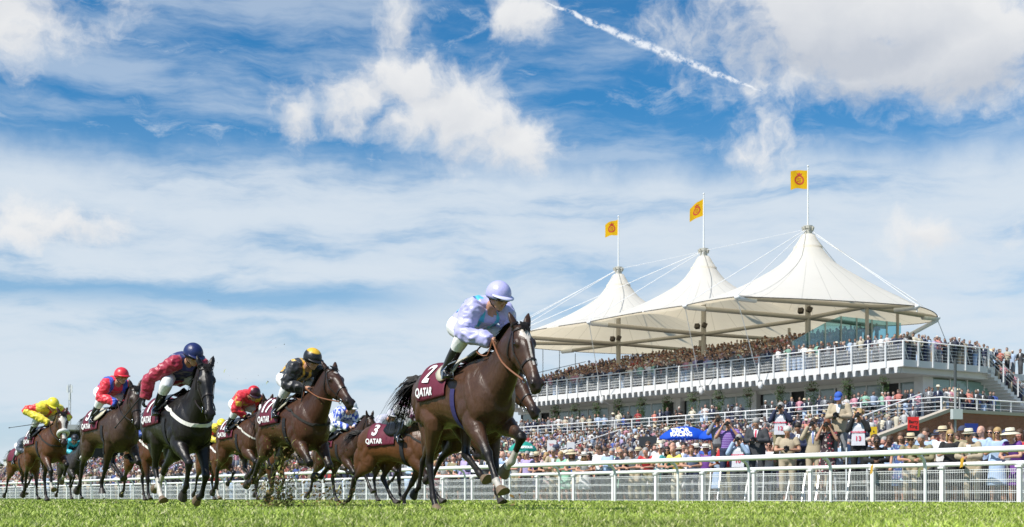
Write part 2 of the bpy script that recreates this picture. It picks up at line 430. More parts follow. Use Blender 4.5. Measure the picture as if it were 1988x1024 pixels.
# ================================================================ rails along the course
def build_rails():
    w = WC(RL, 26.5); u0, step = RL.u(1795, w+.22) - 5.3, 2.65; zt = .975 + CAMZ
    r = empty('running_rail', RL(u0+20, w, 0)); tag(r, 'white plastic running rail with curved posts along the turf', 'rail')
    inv = Vector(RL(u0+20, w, 0)); P = lambda u, w_, z: Vector(RL(u, w_, z)) - inv
    plastic = mat('white_rail_plastic', (.83, .83, .83), .32, var=.12, vscale=1.6)
    n = 42; us = [u0-5.3+i*5.3 for i in range(n)]
    mb = MB(); pts = [P(u, w, zt) for u in us]
    vs = []; k = 12
    for p in pts:
        for q in range(k):
            a = 2*math.pi*q/k; vs.append((p.x + RL.c*math.cos(a)*.055, p.y + RL.s*math.cos(a)*.055, p.z - .062 + math.sin(a)*.062))
    mb.add(vs, [(i*k+q, i*k+(q+1) % k, (i+1)*k+(q+1) % k, (i+1)*k+q) for i in range(n-1) for q in range(k)] + [tuple(range(k))[::-1], tuple((n-1)*k+q for q in range(k))])
    mb.build('rail', plastic, r, True)
    pm = MB(); d = lambda a, z: (RL.c*a, RL.s*a, z)
    arc = [d(.24, -.02), d(.24, zt-.42)] + [d(.24 - .18*(1-math.cos(t)), zt-.42 + .28*math.sin(t)) for t in lin(.15, 1.5, 6)] + [d(.02, zt-.125)]
    pm.tube(arc, .036, 10); me = pm.mesh('post', True)
    for i in range(int(2*(n-1))):
        u = u0-5.3+i*2.65
        if i == 0: continue
        obj('post', me, r, P(u, w, 0), mat=plastic) if i == 1 else obj('post', me, r, P(u, w, 0))
    me.materials.clear(); me.materials.append(plastic)
    # crowd fence
    w = WC(RL, 30.0); step = 2.075; u0 = RL.u(1830, w); zt = .775 + CAMZ
    f = empty('crowd_fence', RL(u0, w, 0)); tag(f, 'white crowd fence with tubular top and wire mesh panels', 'fence')
    o_ = Vector(RL(u0, w, 0)); P = lambda u, w_, z: Vector(RL(u, w_, z)) - o_
    a, b = P(u0-4*step, w, zt-.05), P(u0+60*step, w, zt-.05)
    m = MB(); m.tube([a, b], .052, 10); m.build('top_rail', plastic, f, True)
    pm = MB(); A = RL.A; M = Matrix.Rotation(A, 4, 'Z')
    pm.box(-.05, .05, -.05, .05, -.02, zt-.14, M); pm.box(-.08, .08, -.08, .08, zt-.14, zt-.10, M); pme = pm.mesh('post'); pme.materials.append(plastic)
    wm = MB(); L = step-.16
    for i in range(int(L/.05)+1):
        y = .08 + i*.05; wm.add([(0.004, y-.003, .03), (-.004, y-.003, .03), (-.004, y+.003, .03), (.004, y+.003, .03), (.004, y-.003, zt-.17), (-.004, y-.003, zt-.17), (-.004, y+.003, zt-.17), (.004, y+.003, zt-.17)], [(0, 3, 7, 4), (1, 5, 6, 2), (0, 4, 5, 1), (3, 2, 6, 7)])
    for z in (.06, .25, .29, .50, .54, zt-.23, zt-.18): wm.bar((0, .08, z), (0, .08+L, z), .012, .012)
    wv = wm.mesh('mesh_panel'); wv.materials.append(mat('wire', (.74, .76, .76), .5))
    for i in range(-4, 60):
        u = u0 + i*step; obj('post', pme, f, P(u, w, 0))
        obj('mesh_panel', wv, f, P(u, w-.02, 0), (0, 0, A))

# ================================================================ grandstand
def build_stand():
    g = empty('grandstand', ST(75, 67.3, 0)); tag(g, 'white grandstand with long balcony and raked seats under the tents', 'grandstand')
    o_ = Vector(ST(75, 67.3, 0)); P = lambda u, w, z: Vector(ST(u, w, z)) - o_
    W0 = WC(ST, 82); uR = ST.u(1755, W0); uL = 101.0; zf = 8.55
    def slab(mb, u0, u1, w0, w1, z0, z1): mb.hexa([P(u0, w0, z0), P(u0, w1, z0), P(u1, w1, z0), P(u1, w0, z0), P(u0, w0, z1), P(u0, w1, z1), P(u1, w1, z1), P(u1, w0, z1)])
    wht = mat('white_render', (.66, .66, .66), .6, var=.07, vscale=.8); grey = mat('grey_soffit', (.60, .60, .59), .7, var=.08, vscale=1)
    m = MB(); slab(m, uR, uL, W0, W0+9, zf-.42, zf); m.build('balcony_slab', wht, g)
    m = MB(); slab(m, uR+2.2, 67.9, W0+9.003, W0+17, zf-.42, zf); m.build('rear_deck', wht, g)
    m = MB(); slab(m, uR+.4, uL, W0+.3, W0+8.8, zf-.78, zf-.423); m.build('soffit', grey, g)
    # brackets
    bm = MB(); A = ST.A; M = Matrix.Rotation(A, 4, 'Z')
    bm.add([M @ Vector(q) for q in [(-.02, -.14, 0), (.35, -.14, 0), (.35, .14, 0), (-.02, .14, 0), (.0, -.09, -.36), (.35, -.09, -.36), (.35, .09, -.36), (.0, .09, -.36)]], [(0, 1, 2, 3), (4, 7, 6, 5), (0, 4, 5, 1), (1, 5, 6, 2), (2, 6, 7, 3), (3, 7, 4, 0)])
    bme = bm.mesh('bracket'); bme.materials.append(wht); u = uR+.6
    while u < uL: obj('bracket', bme, g, P(u, W0-.03, zf-.423)); u += .66
    # balustrade
    pm = MB(); pm.box(-.06, .06, -.045, .045, -.38, 1.12, M); pm.bar(M @ Vector((0, 0, 1.0)), M @ Vector((.45, .0, .05)), .03, .03); pme = pm.mesh('balustrade_post'); pme.materials.append(steel)
    u = uR; k = 0
    def post_at(u, w): obj('balustrade_post', pme, g, P(u, w, zf))
    while u < uL: post_at(u, W0-.05); u += 1.36
    wS = [W0 + t for t in (1.3, 2.7, 4.2, 5.9, 7.3)]
    for w in wS: post_at(uR-.05, w)
    m = MB(); m.tube([P(uL, W0-.05, zf+1.15), P(uR-.05, W0-.05, zf+1.15), P(uR-.05, W0+8.2, zf+1.15)], .04, 8); m.build('handrail', steel, g, True)
    m = MB()
    for z in (.15, .35, .55, .75, .95): m.tube([P(uL, W0-.02, zf+z), P(uR-.02, W0-.02, zf+z), P(uR-.02, W0+8.2, zf+z)], .012, 5)
    m.build('wires', steel, g)
    glassm = bpy.data.materials.new('thin_glass'); glassm.use_nodes = True; T = NT(glassm.node_tree)
    gl = T.n('ShaderNodeBsdfGlossy', ins={0: (.9, .95, 1, 1), 1: .05}); tr = T.n('ShaderNodeBsdfTransparent', ins={0: (.80, .88, .88, 1)})
    T.n('ShaderNodeOutputMaterial', ins={0: T.n('ShaderNodeMixShader', ins={0: .14, 1: tr.outputs[0], 2: gl.outputs[0]}).outputs[0]})
    MATS['thin_glass'] = glassm
    gs = bpy.data.materials.new('screen_glass'); gs.use_nodes = True; T = NT(gs.node_tree)
    gl = T.n('ShaderNodeBsdfGlossy', ins={0: (.8, .95, 1, 1), 1: .05}); tr = T.n('ShaderNodeBsdfTransparent', ins={0: (.50, .74, .78, 1)})
    T.n('ShaderNodeOutputMaterial', ins={0: T.n('ShaderNodeMixShader', ins={0: .13, 1: tr.outputs[0], 2: gl.outputs[0]}).outputs[0]})
    gb = bpy.data.materials.new('frosted_panel'); gb.use_nodes = True; T = NT(gb.node_tree)
    T.n('ShaderNodeOutputMaterial', ins={0: T.n('ShaderNodeMixShader', ins={0: .18, 1: T.n('ShaderNodeBsdfTransparent').outputs[0], 2: T.n('ShaderNodeBsdfDiffuse', ins={0: (.50, .53, .55, 1)}).outputs[0]}).outputs[0]})
    pn = MB(); pn.hexa([M @ Vector(q) for q in [(.02, .06, .10), (.03, .06, .10), (.03, 1.30, .10), (.02, 1.30, .10), (.02, .06, 1.0), (.03, .06, 1.0), (.03, 1.30, 1.0), (.02, 1.30, 1.0)]]); pnm = pn.mesh('balustrade_panel'); pnm.materials.append(gb)
    u = uR
    while u < uL-1.3: obj('balustrade_panel', pnm, g, P(u, W0+.02, zf)); u += 1.36
    # raked seating deck
    m = MB(); n = 11
    for i in range(n):
        w0 = 69.4 + i*1.1; z1 = zf + .02 + (i+1)*.27; slab(m, 68, 101, w0, 81.6, zf+.003 + (i*.27 if i else 0), z1)
    m.build('raked_deck', mat('deck_concrete', (.25, .245, .24), .85, var=.15, vscale=1.5), g)
    m = MB(); slab(m, uR+2.3, 67.9, W0+9.1, W0+10, 4.9, zf-.423); slab(m, 68, 101, W0+9.003, 81.6, 4.9, zf-.003); m.build('back_block', grey, g)
    # glass front under the balcony
    wg = WC(ST, 86.5); z0, z1 = 4.903, zf-.78
    dark = mat('dark_interior', (.035, .037, .04), .8); win = mat('window_glass', (.22, .29, .29), .06, spec=.9, coat=.3)  # pane colour lifted to pale teal, painting in the reflected bright sky
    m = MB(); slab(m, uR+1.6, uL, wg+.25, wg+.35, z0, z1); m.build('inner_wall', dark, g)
    pane = MB(); pw = 1.36; pane.hexa([Vector(q) for q in [(0, .03, 0), (.03, .03, 0), (.03, pw-.03, 0), (0, pw-.03, 0), (0, .03, z1-z0-.25), (.03, .03, z1-z0-.25), (.03, pw-.03, z1-z0-.25), (0, pw-.03, z1-z0-.25)]])
    pmesh = pane.mesh('window_pane'); pmesh.materials.append(win)
    fr = MB(); fr.box(-.04, .06, -.04, .04, 0, z1-z0-.25); frm = fr.mesh('mullion'); frm.materials.append(steel)
    cl = MB(); cl.box(-.25, .2, -.28, .28, 0, z1-z0); clm = cl.mesh('column'); clm.materials.append(wht)
    u = uR+2.0; i = 0; rnd = random.Random(3)
    while u < uL-1.5:
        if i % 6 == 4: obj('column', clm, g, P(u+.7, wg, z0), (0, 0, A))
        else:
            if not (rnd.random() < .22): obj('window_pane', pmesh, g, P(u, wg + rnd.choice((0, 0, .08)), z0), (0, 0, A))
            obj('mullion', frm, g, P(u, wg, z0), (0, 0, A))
        u += pw; i += 1
    m = MB(); slab(m, uR+1.6, uL, wg-.05, wg+.3, z1-.25, z1-.003); m.build('window_head', wht, g)
    # right-hand end: side windows and corner pier
    m = MB(); slab(m, uR+1.2, uR+1.9, W0+3.3, wg+.6, 4.903, zf-.78); m.build('corner_pier', wht, g)
    for i in range(4):
        m = MB(); w0 = wg+.7+i*1.75; slab(m, uR+1.30, uR+1.34, w0, w0+1.68, 5.0, zf-.9); m.build('window_pane', mat('teal_window', (.20, .33, .31), .08, spec=.9), g)
        m = MB(); slab(m, uR+1.26, uR+1.40, w0+1.68, w0+1.75, 4.95, zf-.8); m.build('mullion', steel, g)
    m = MB(); slab(m, uR+1.5, uR+1.9, wg+.65, wg+9.6, 4.903, zf-.78); m.build('side_wall', mat('pale_wall', (.40, .44, .43), .7), g)
    # stairs down on the far end of the side balcony
    a0, a1 = W0+8.25, W0+14.5
    m = MB(); n = 18
    for i in range(n):
        wa = a0 + (a1-a0)*i/n; zz = zf - (i+1)*.19; slab(m, uR, uR+1.6, wa+.003, wa+(a1-a0)/n, zz-.30, zz)
    m.build('stair_flight', wht, g)
    m = MB()
    for z in (1.1, .85, .6, .35): m.tube([P(uR-.03, a0-.1, zf+z), P(uR-.03, a1, zf-n*.19+z)], .03 if z > 1 else .014, 6)
    for i in range(5):
        wa = a0 + (a1-a0)*i/4; m.bar(P(uR-.03, wa, zf - i/4*n*.19 - .1), P(uR-.03, wa, zf - i/4*n*.19+1.1), .09, .09)
    m.build('stair_rail', steel, g)
    # glass wind screen at the end of the raked seats
    gm = mat('screen_frame', (.42, .50, .50), .4)
    ws = lin(71.5, 83.2, 8)
    for i in range(7):
        top = lambda w: min(zf+2.6+(w-71.5)*.46, 13.3)
        a, b = ws[i]+.03, ws[i+1]-.03; m = MB()
        m.hexa([P(68-.02, a, zf), P(68-.02, b, zf), P(68+.02, b, zf), P(68+.02, a, zf), P(68-.02, a, top(a)), P(68-.02, b, top(b)), P(68+.02, b, top(b)), P(68+.02, a, top(a))])
        m.build('screen_pane', gs, g)
        m = MB(); m.bar(P(67.96, ws[i], zf), P(67.96, ws[i], top(ws[i])), .10, .10); m.build('screen_post', gm, g)
    m = MB(); m.bar(P(67.9, 72, zf+.9), P(67.9, 83.2, 12.2), .07, .07); m.build('screen_rail', gm, g)
    # rails among the seats
    for px0, px1, w in ((1285, 1350, 80), (1372, 1400, 79.4), (1440, 1470, 79), (1500, 1560, 78), (1165, 1182, 74)):
        ua, ub = ST.u(px0, w), ST.u(px1, w); z = zf + (w-69.4)/.8*.195 + 1.05
        m = MB(); m.tube([P(ua, w, z-.9), P(ua, w, z), P(ub, w, z), P(ub, w, z-.9)], .03, 6); m.build('seat_rail', mat('cream_steel', (.55, .50, .38), .5), g)
    # end rail at the far end
    m = MB(); m.tube([P(97.5, 68.0, zf+1.9), P(104, 81, zf+4.6)], .03, 6)
    for w in (70, 73, 76, 79): m.bar(P(97.5+(w-68)*.5, w, zf), P(97.5+(w-68)*.5, w, zf+5.2), .06, .06)
    m.build('end_rail', mat('dark_steel', (.06, .07, .075), .5), g)
    # ---- terrace rail below
    WT = WC(ST, 80.3); f = empty('terrace_rail', ST(75, WT, 4.9)); tag(f, 'white tubular rail along the terrace below the balcony', 'railing')
    o2 = Vector(ST(75, WT, 4.9)); Q = lambda u, w, z: Vector(ST(u, w, z)) - o2
    uB = 50.95
    m = MB()
    for z, r_ in ((5.95, .045), (5.68, .022), (5.42, .022), (5.2, .022)): m.tube([Q(100, WT, z), Q(uB, WT, z), Q(uB, WT+9, z)], r_, 6)
    m.build('rails', steel, f, True)
    m = MB(); m.box(-.04, .04, -.04, .04, 0, 1.05, M); pme2 = m.mesh('post'); pme2.materials.append(steel); u = uB
    while u < 100: obj('post', pme2, f, Q(u, WT, 4.9)); u += 2.0
    for i in range(1, 6): obj('post', pme2, f, Q(uB, WT+1.65*i, 4.9))
    # hanging baskets
    hb = foliage_mesh(60, .46, .95, 11); hm = mat('basket_leaf', (.05, .10, .022), .55, var=.4, vscale=4, trans=.25)
    px = [1041, 1078, 1116, 1158, 1201, 1246, 1294, 1345, 1396, 1453, 1515, 1576, 1645, 1716]
    for i, x in enumerate(px):
        u = ST.u(x, W0+.25); b = empty('hanging_basket', ST(u, W0+.25, 7.25))
        fl = obj('foliage', hb, b, rot=(0, 0, i*1.3)); 
        if i == 0: hb.materials.append(hm)
        mb = MB(); mb.ell((0, 0, .02), (.26, .26, .2), n=10, m=5, z1=0); mb.tube([(0, 0, 0), (0, 0, .52)], .012, 5); bk = mb.build('basket', mat('basket_brown', (.05, .035, .02), .9), b)
        s = .85 + .3*((i*37) % 10)/10; b.scale = (s, s, s)
        tag(b, None, 'hanging basket', 'hanging baskets under the balcony edge')
        b['label'] = 'trailing green hanging basket under the balcony, %s' % (['beside the end windows', 'second from the far end', 'third from the far end', 'above the far terrace crowd', 'fifth from the far end', 'sixth from the far end', 'above the open dark doorway', 'over the blue parasol', 'beside the tie rod bracket', 'over the purple shirted photographer', 'over the bowed grey haired photographer', 'over the photographer numbered 12', 'above the blue capped photographer', 'nearest the white corner pier'][i])
    # planters on the terrace edge
    pl = foliage_mesh(60, .55, .45, 12); pl.materials.append(mat('planter_leaf', (.16, .22, .02), .55, var=.35, vscale=4, trans=.3))
    for i, x in enumerate([1074, 1112, 1154, 1199, 1243, 1291, 1342, 1440, 1578, 1708]):
        u = ST.u(x, WT-.35); b = empty('planter', ST(u, WT-.35, 5.05)); obj('shrub', pl, b, rot=(0, 0, i*2.1))
        mb = MB(); mb.box(-.3, .3, -.45, .45, -.35, .02, M); mb.build('trough', mat('planter_box', (.12, .1, .08), .8), b)
        tag(b, 'yellow green shrub in a trough on the terrace rail, %s' % ['behind the leading horse\'s muzzle', 'second from the far end', 'third from the far end', 'fourth from the far end', 'fifth from the far end', 'beyond the blue parasols', 'over the blue parasols', 'between two photographers', 'beside the blue cap photographer', 'below the last window'][i], 'planter', 'yellow green planters along the terrace')

def foliage_mesh(n, r, h, seed):
    rnd = random.Random(seed); mb = MB()
    for i in range(n*7):
        a = rnd.uniform(0, 6.283); z = rnd.uniform(-h, h*.45); rr = r*math.sqrt(rnd.random())*(1 - .55*abs(z)/h if z > 0 else 1 - .65*(abs(z)/h)**1.5)
        c = V3(math.cos(a)*rr, math.sin(a)*rr, z); d = unit(V3(rnd.gauss(0, 1), rnd.gauss(0, 1), rnd.gauss(-.3, .8))); e = unit(np.cross(d, V3(rnd.random(), rnd.random(), .3))); l = rnd.uniform(.06, .13)
        mb.add([c, c + d*l*.5 + e*l*.3, c + d*l, c + d*l*.5 - e*l*.3], [(0, 1, 2, 3)])
    return mb.mesh('foliage')

# ---- tented roof
MU = [(91.3, 74.7), (80.6, 74.7), (69.5, 74.7)]
TF = [(97.2, 65.2), (92.0, 64.0), (81.7, 64.0), (70.9, 64.0), (65.8, 64.0)]
ZE = 13.42
RT = np.array([(0.42, 19.25), (.6, 18.9), (.98, 18.3), (1.7, 17.35), (2.5, 16.75), (3.3, 16.3), (4.3, 15.75), (5.6, 15.15), (7, 14.6), (8.5, 14.1), (10, 13.75), (12, 13.45), (14, 13.35)])
def HT(r): return np.interp(r, RT[:, 0], RT[:, 1])
def build_tents():
    fab = bpy.data.materials.new('tent_fabric'); fab.use_nodes = True; T = NT(fab.node_tree)
    tc = T.n('ShaderNodeTexCoord').outputs['Object']; sx = T.n('ShaderNodeSeparateXYZ', ins={0: tc})
    ang = T.m('ARCTAN2', sx.outputs[1], sx.outputs[0]); se = T.m('ABSOLUTE', T.m('SUBTRACT', T.m('FRACT', T.m('MULTIPLY', ang, 24/6.2832)), .5))
    rad = T.m('SQRT', T.m('ADD', T.m('MULTIPLY', sx.outputs[0], sx.outputs[0]), T.m('MULTIPLY', sx.outputs[1], sx.outputs[1])))
    seam = T.step(T.m('MULTIPLY', T.m('SUBTRACT', .5, se), rad), .20, .0)
    seam = T.m('MULTIPLY', seam, T.step(rad, 1.5, 3.0))
    stain = T.noise(tc, .7, 5, .6)
    c = T.mix(T.m('MULTIPLY', T.step(stain, .45, .8), .25), (.93, .915, .87, 1), (.82, .79, .72, 1))
    c = T.mix(T.m('MULTIPLY', seam, .40), c, (.42, .40, .35, 1))
    d = T.n('ShaderNodeBsdfDiffuse', ins={0: c}); tr = T.n('ShaderNodeBsdfTranslucent', ins={0: T.mix(1.0, c, (1.0, .88, .68, 1), blend='MULTIPLY')})
    T.n('ShaderNodeOutputMaterial', ins={0: T.n('ShaderNodeMixShader', ins={0: .47, 1: d.outputs[0], 2: tr.outputs[0]}).outputs[0]})
    trim = mat('tent_edge', (.10, .09, .08), .7); cream = mat('beam_grey', (.42, .40, .36), .5, var=.05); metal = mat('mast_collar', (.50, .48, .42), .4, .2, var=.2)
    R1, R2 = (61.9, 77.4), (64.9, 83.5); N = (65.2, 76.1); BK = [(97.2, 83.6), (91.5, 84.4), (81, 84.4), (70.5, 84.4)]; L1 = (99.3, 74.7)
    def edge(a, b, sag):   # scalloped edge as points
        a = V3(*a, 0); b = V3(*b, 0); n_ = np.cross(unit(b-a), V3(0, 0, 1)); out = []
        for t in lin(0, 1, 13): out.append(a + (b-a)*t + n_*sag*4*t*(1-t))
        return [tuple(q[:2]) for q in out]
    front = [edge(TF[i], TF[i+1], -.35) for i in range(4)]
    ring = []
    for e in front: ring += e[:-1]
    ring += edge(TF[4], R1, -.5)[:-1] + edge(R1, R2, -.35)[:-1]
    back = [R2] + BK[::-1]
    for i in range(4): ring += edge(back[i], back[i+1], -1.5)[:-1]
    ring += edge(BK[0], L1, -.6)[:-1] + edge(L1, TF[0], -.6)[:-1]
    ring = np.array(ring)
    def ray_poly(c, th):
        d = V3(math.cos(th), math.sin(th), 0)[:2]; best = 99
        for i in range(len(ring)):
            p = ring[i] - c; q = ring[(i+1) % len(ring)] - c; e = q-p; den = d[0]*e[1] - d[1]*e[0]
            if abs(den) < 1e-9: continue
            t = (p[0]*e[1] - p[1]*e[0])/den; s_ = (p[0]*d[1] - p[1]*d[0])/den
            if t > 0 and -1e-6 <= s_ <= 1+1e-6: best = min(best, t)
        return best
    mids = [99, (91.3+80.6)/2, (80.6+69.5)/2, -99]; flagm = flag_material()
    names = ['far', 'middle', 'near']
    for k, (mu, mw) in enumerate(MU):
        base = V3(*ST(mu, mw, 0)); t = empty('tent_canopy', ST(mu, mw, 8.6)); tag(t, ['white tented roof peak with flag, at the far end of the stand', 'white tented roof peak in the middle of three', 'tallest looking white tented roof peak, above the glass screen'][k], 'tent roof', 'tented roof peaks of the grandstand')
        o_ = Vector(ST(mu, mw, 8.6)); P = lambda u, w, z: Vector(ST(u, w, z)) - o_
        na, nr = 96, 15; c = V3(mu, mw, 0)[:2]; mb = MB(); vs = []; rim = []
        for i in range(na):
            th = 2*math.pi*i/na; d = (math.cos(th), math.sin(th)); Rb = ray_poly(c, th); kind = 'edge'
            for s_, lim in ((1, mids[k]), (-1, mids[k+1])):
                if k == 0 and s_ == 1 or k == 2 and s_ == -1: continue
                if d[0]*s_ > 1e-6:
                    tt = abs(lim-mu)/abs(d[0])
                    if tt < Rb: Rb = tt; kind = 'mid'
            ze = HT(Rb) if kind == 'mid' else ZE + .35*0
            if kind == 'mid':      # ease towards edge height where the valley meets the front or back edge
                ww = mw + d[1]*Rb; ze = HT(Rb) - (HT(Rb)-ZE)*sm(np.array(abs(ww-mw)), 7.5, 10.6)
            rr = .98 + (Rb-.98)*(np.linspace(0, 1, nr)**1.35)
            for r in rr:
                z = HT(r) - (HT(Rb)-ze)*((r-.98)/(Rb-.98))**2; vs.append(P(mu + d[0]*r, mw + d[1]*r, z))
            rim.append((kind, vs[-1]))
        mb.add(vs, [(i*nr+j, i*nr+j+1, ((i+1) % na)*nr+j+1, ((i+1) % na)*nr+j) for i in range(na) for j in range(nr-1)])
        mb.build('membrane', fab, t, True)
        em = MB(); run = []
        for i in range(na+1):
            kd, q = rim[i % na]
            if kd == 'edge': run.append(q)
            if kd != 'edge' or i == na:
                if len(run) > 1: em.tube(run, .035, 5)
                run = []
        em.build('edge_cable', trim, t)
        # cap, collar and mast
        cp = MB(); prof = [(1.04, 18.18), (1.04, 18.38), (.95, 18.45), (.70, 18.85), (.48, 19.25), (.40, 19.3)]; n = 24; vs = []
        for r, z in prof:
            for i in range(n): vs.append((r*math.cos(6.2832*i/n), r*math.sin(6.2832*i/n), z-8.6))
        cp.add(vs, [(j*n+i, j*n+(i+1) % n, (j+1)*n+(i+1) % n, (j+1)*n+i) for j in range(len(prof)-1) for i in range(n)] + [tuple((len(prof)-1)*n+i for i in range(n))])
        cp.build('cap', fab, t, True)
        cm = MB(); cm.tube([(0, 0, 10.65), (0, 0, 11.1)], .30, 14)
        for i in range(8):
            a = 6.2832*i/8; cm.bar((.32*math.cos(a), .32*math.sin(a), 10.95), (.42*math.cos(a), .42*math.sin(a), 11.25), .06, .14)
        cm.tube([(0, 0, 11.1), (0, 0, 11.32)], .36, 14); cm.build('collar', metal, t)
        ms = MB(); ms.tube([(0, 0, 1.0), (0, 0, 10.7)], .20, 14); ms.build('mast', cream, t, True)
        # flag pole and flag
        fp = MB(); fp.tube([(0, 0, 0), (0, 0, 4.3)], [.07, .045], 8); fp.ell((0, 0, 4.36), .08, n=8, m=6)
        fpo = fp.build('flagpole', steel, smooth=True); fpo.location = ST(mu, mw, 19.93); tag(fpo, 'white flagpole on the %s tent peak' % names[k], 'flagpole', 'flagpoles on the tent peaks')
        build_flag(k, ST(mu, mw, 19.93), flagm)
        # node fittings: speakers
        sp = MB(); 
        for s_ in (-1, 1): sp.box(-.16, .16, -.18, .18, -.18, .18, Matrix.Translation(P(mu + s_*.42, mw-.3, 13.75 - .0)) @ Matrix.Rotation(ST.A + s_*.4, 4, 'Z') @ Matrix.Rotation(.4, 4, 'Y'))
        sp.build('loudspeakers', mat('speaker_black', (.06, .05, .04), .7), t)
        bm = MB(); T_ = TF[k+1]; zn = [13.3, 13.1, 13.2][k]
        bm.tube([P(T_[0], T_[1]+.3, ZE-.12), P(mu, mw, zn)], .17, 10); bm.tube([P(mu, mw, zn), P(BK[k+1][0], BK[k+1][1], ZE-.1)], .15, 10)
        nx = MU[k+1] if k < 2 else N; bm.tube([P(mu, mw, zn), P(nx[0], nx[1], 13.1 if k < 2 else 13.65)], .15, 10)
        if k == 0: bm.tube([P(mu, mw, zn), P(*L1, ZE-.1)], .15, 10); bm.tube([P(mu, mw, zn), P(*TF[0], ZE-.1)], .15, 10)
        if k == 2:
            bm.tube([P(*TF[4], ZE-.05), P(*N, 13.65), P(*R2, ZE-.05)], .17, 10); bm.tube([P(*N, 13.65), P(*R1, ZE-.05)], .15, 10); bm.tube([P(*N, 8.6), P(*N, 13.6)], .13, 10)
        bm.build('beams', cream if True else steel, t, True)
        bp = MB(); bp.tube([P(mu-1.5, 82.8, 8.6), P(mu-1.5, 82.8, 14.0)], .12, 8); bp.build('rear_post', cream, t, True)
        tips = [TF[k+1]] + ([TF[4], R1, R2] if k == 2 else []) + ([TF[0], L1] if k == 0 else [])
        for q in tips:
            st = MB(); st.ell(P(q[0], q[1], ZE-.05), (.22, .22, .16), n=10, m=6)
            cen = V3(MU[k][0], MU[k][1], 0) if q is not TF[4] and q is not R2 else V3(*N, 0)
            e = V3(q[0], q[1], 0); e2 = e + unit(cen-e)*1.6; st.tube([P(e[0], e[1], ZE-.09), P(e2[0], e2[1], ZE-.12)], .185, 10)
            st.build('edge_tip', steel, t, True)
        cb = MB(); top = (0, 0, 11.15)
        ends = {0: [TF[1], TF[0], TF[2], BK[0]], 1: [TF[2], TF[3], TF[1]], 2: [TF[3], TF[4], R1, R2, BK[3]]}[k]
        for q in ends:
            e = P(q[0], q[1], ZE+.1); cb.tube([top, e], .026, 5)
            if q in (R1, TF[0]): cb.tube([(0, .3, 11.1), e + Vector((0, 0, .25))], .02, 5)
        if k < 2: cb.tube([top, P(MU[k+1][0], MU[k+1][1], 19.7)], .012, 4)
        for q in tips[:2] if k == 2 else tips[:1]:
            u = q[0]-.0; W0 = WC(ST, 82); fo = {92.0: 2.6, 81.7: 2.3, 70.9: 1.7, 65.8: .9}[q[0]]; foot = P(q[0]+fo, W0-.25, 7.75); cb.tube([P(q[0], q[1], ZE-.2), foot], .028, 6); cb.tube([foot, P(q[0]+fo-.3, W0+2.6, 6.3)], .016, 5)
            cb.ell(foot, (.18, .18, .3), n=8, m=6)
        if k == 2:
            cb.tube([P(*R2, ZE-.2), P(66.5, 80.0, 11.2)], .15, 8); cb.tube([P(*R2, ZE-.2), P(64.0, 84, 10.5)], .03, 5); cb.tube([P(*R1, ZE-.1), P(61.9, 77.4, 13.0)], .06, 5)
        cb.build('cables', rope, t, True)
def flag_material():
    m = bpy.data.materials.new('flag_yellow'); m.use_nodes = True; T = NT(m.node_tree)
    c = (.86, .50, .02, 1)
    d = T.n('ShaderNodeBsdfDiffuse', ins={0: c}); tr = T.n('ShaderNodeBsdfTranslucent', ins={0: c})
    T.n('ShaderNodeOutputMaterial', ins={0: T.n('ShaderNodeMixShader', ins={0: .4, 1: d.outputs[0], 2: tr.outputs[0]}).outputs[0]})
    return m
def build_flag(k, loc, fm):
    # flag hangs to the viewer's left of the pole, with a red crown-and-ring emblem
    W, H = [(1.25, 1.35), (1.25, 1.35), (1.25, 1.35)][k]; droop = [.42, .80, .04][k]; ztop = [4.15, 4.05, 4.1][k]
    def S(u, v):   # u 0..1 from pole outward, v 0..1 downward
        return V3(-W*u*(1-.15*droop), .12*math.sin(u*7 + v*2 + k*2)*u, ztop - H*v - droop*u - .05*math.sin(u*6+1) + (.25*u*v if k < 2 else 0))
    mb = MB(); n = 14; vs = [S(i/n, j/n) for i in range(n+1) for j in range(n+1)]
    mb.add(vs, [(i*(n+1)+j, i*(n+1)+j+1, (i+1)*(n+1)+j+1, (i+1)*(n+1)+j) for i in range(n) for j in range(n)])
    f = mb.build('flag', fm, smooth=True, loc=loc); f.rotation_euler = (0, 0, R(-14))
    tag(f, ['yellow flag with red emblem on the far tent pole', 'yellow drooping flag with red emblem on the middle tent pole', 'yellow flag flying square with red crown emblem on the near pole'][k], 'flag', 'yellow flags on the tent roof')
    em = MB(); c0 = (.50, .53)
    def patch(pts, fs):
        for s_ in (1, -1):
            em.add([S(c0[0]+a, c0[1]+b) + V3(0, -.012*s_, 0) for a, b in pts], fs)
    ringp = []; q = 26
    for i in range(q):
        a = 6.2832*i/q; ringp += [(.27*math.cos(a), .27*math.sin(a)), (.185*math.cos(a), .185*math.sin(a))]
    patch(ringp, [(2*i, 2*i+1, (2*i+3) % (2*q), (2*i+2) % (2*q)) for i in range(q)])
    for r in (-.09, 0, .09): patch([(-.11, r-.025), (-.03, r+.005), (.05, r-.02), (.12, r-.005), (.12, r+.025), (.05, r+.012), (-.03, r+.04), (-.11, r+.008)], [(0, 1, 6, 7), (1, 2, 5, 6), (2, 3, 4, 5)])
    patch([(-.13, -.28), (-.17, -.38), (-.07, -.33), (0, -.41), (.07, -.33), (.17, -.38), (.13, -.28)], [(0, 1, 2), (0, 2, 4, 6), (2, 3, 4), (4, 5, 6)])
    em.build('emblem', mat('emblem_red', (.45, .04, .012), .7), f)

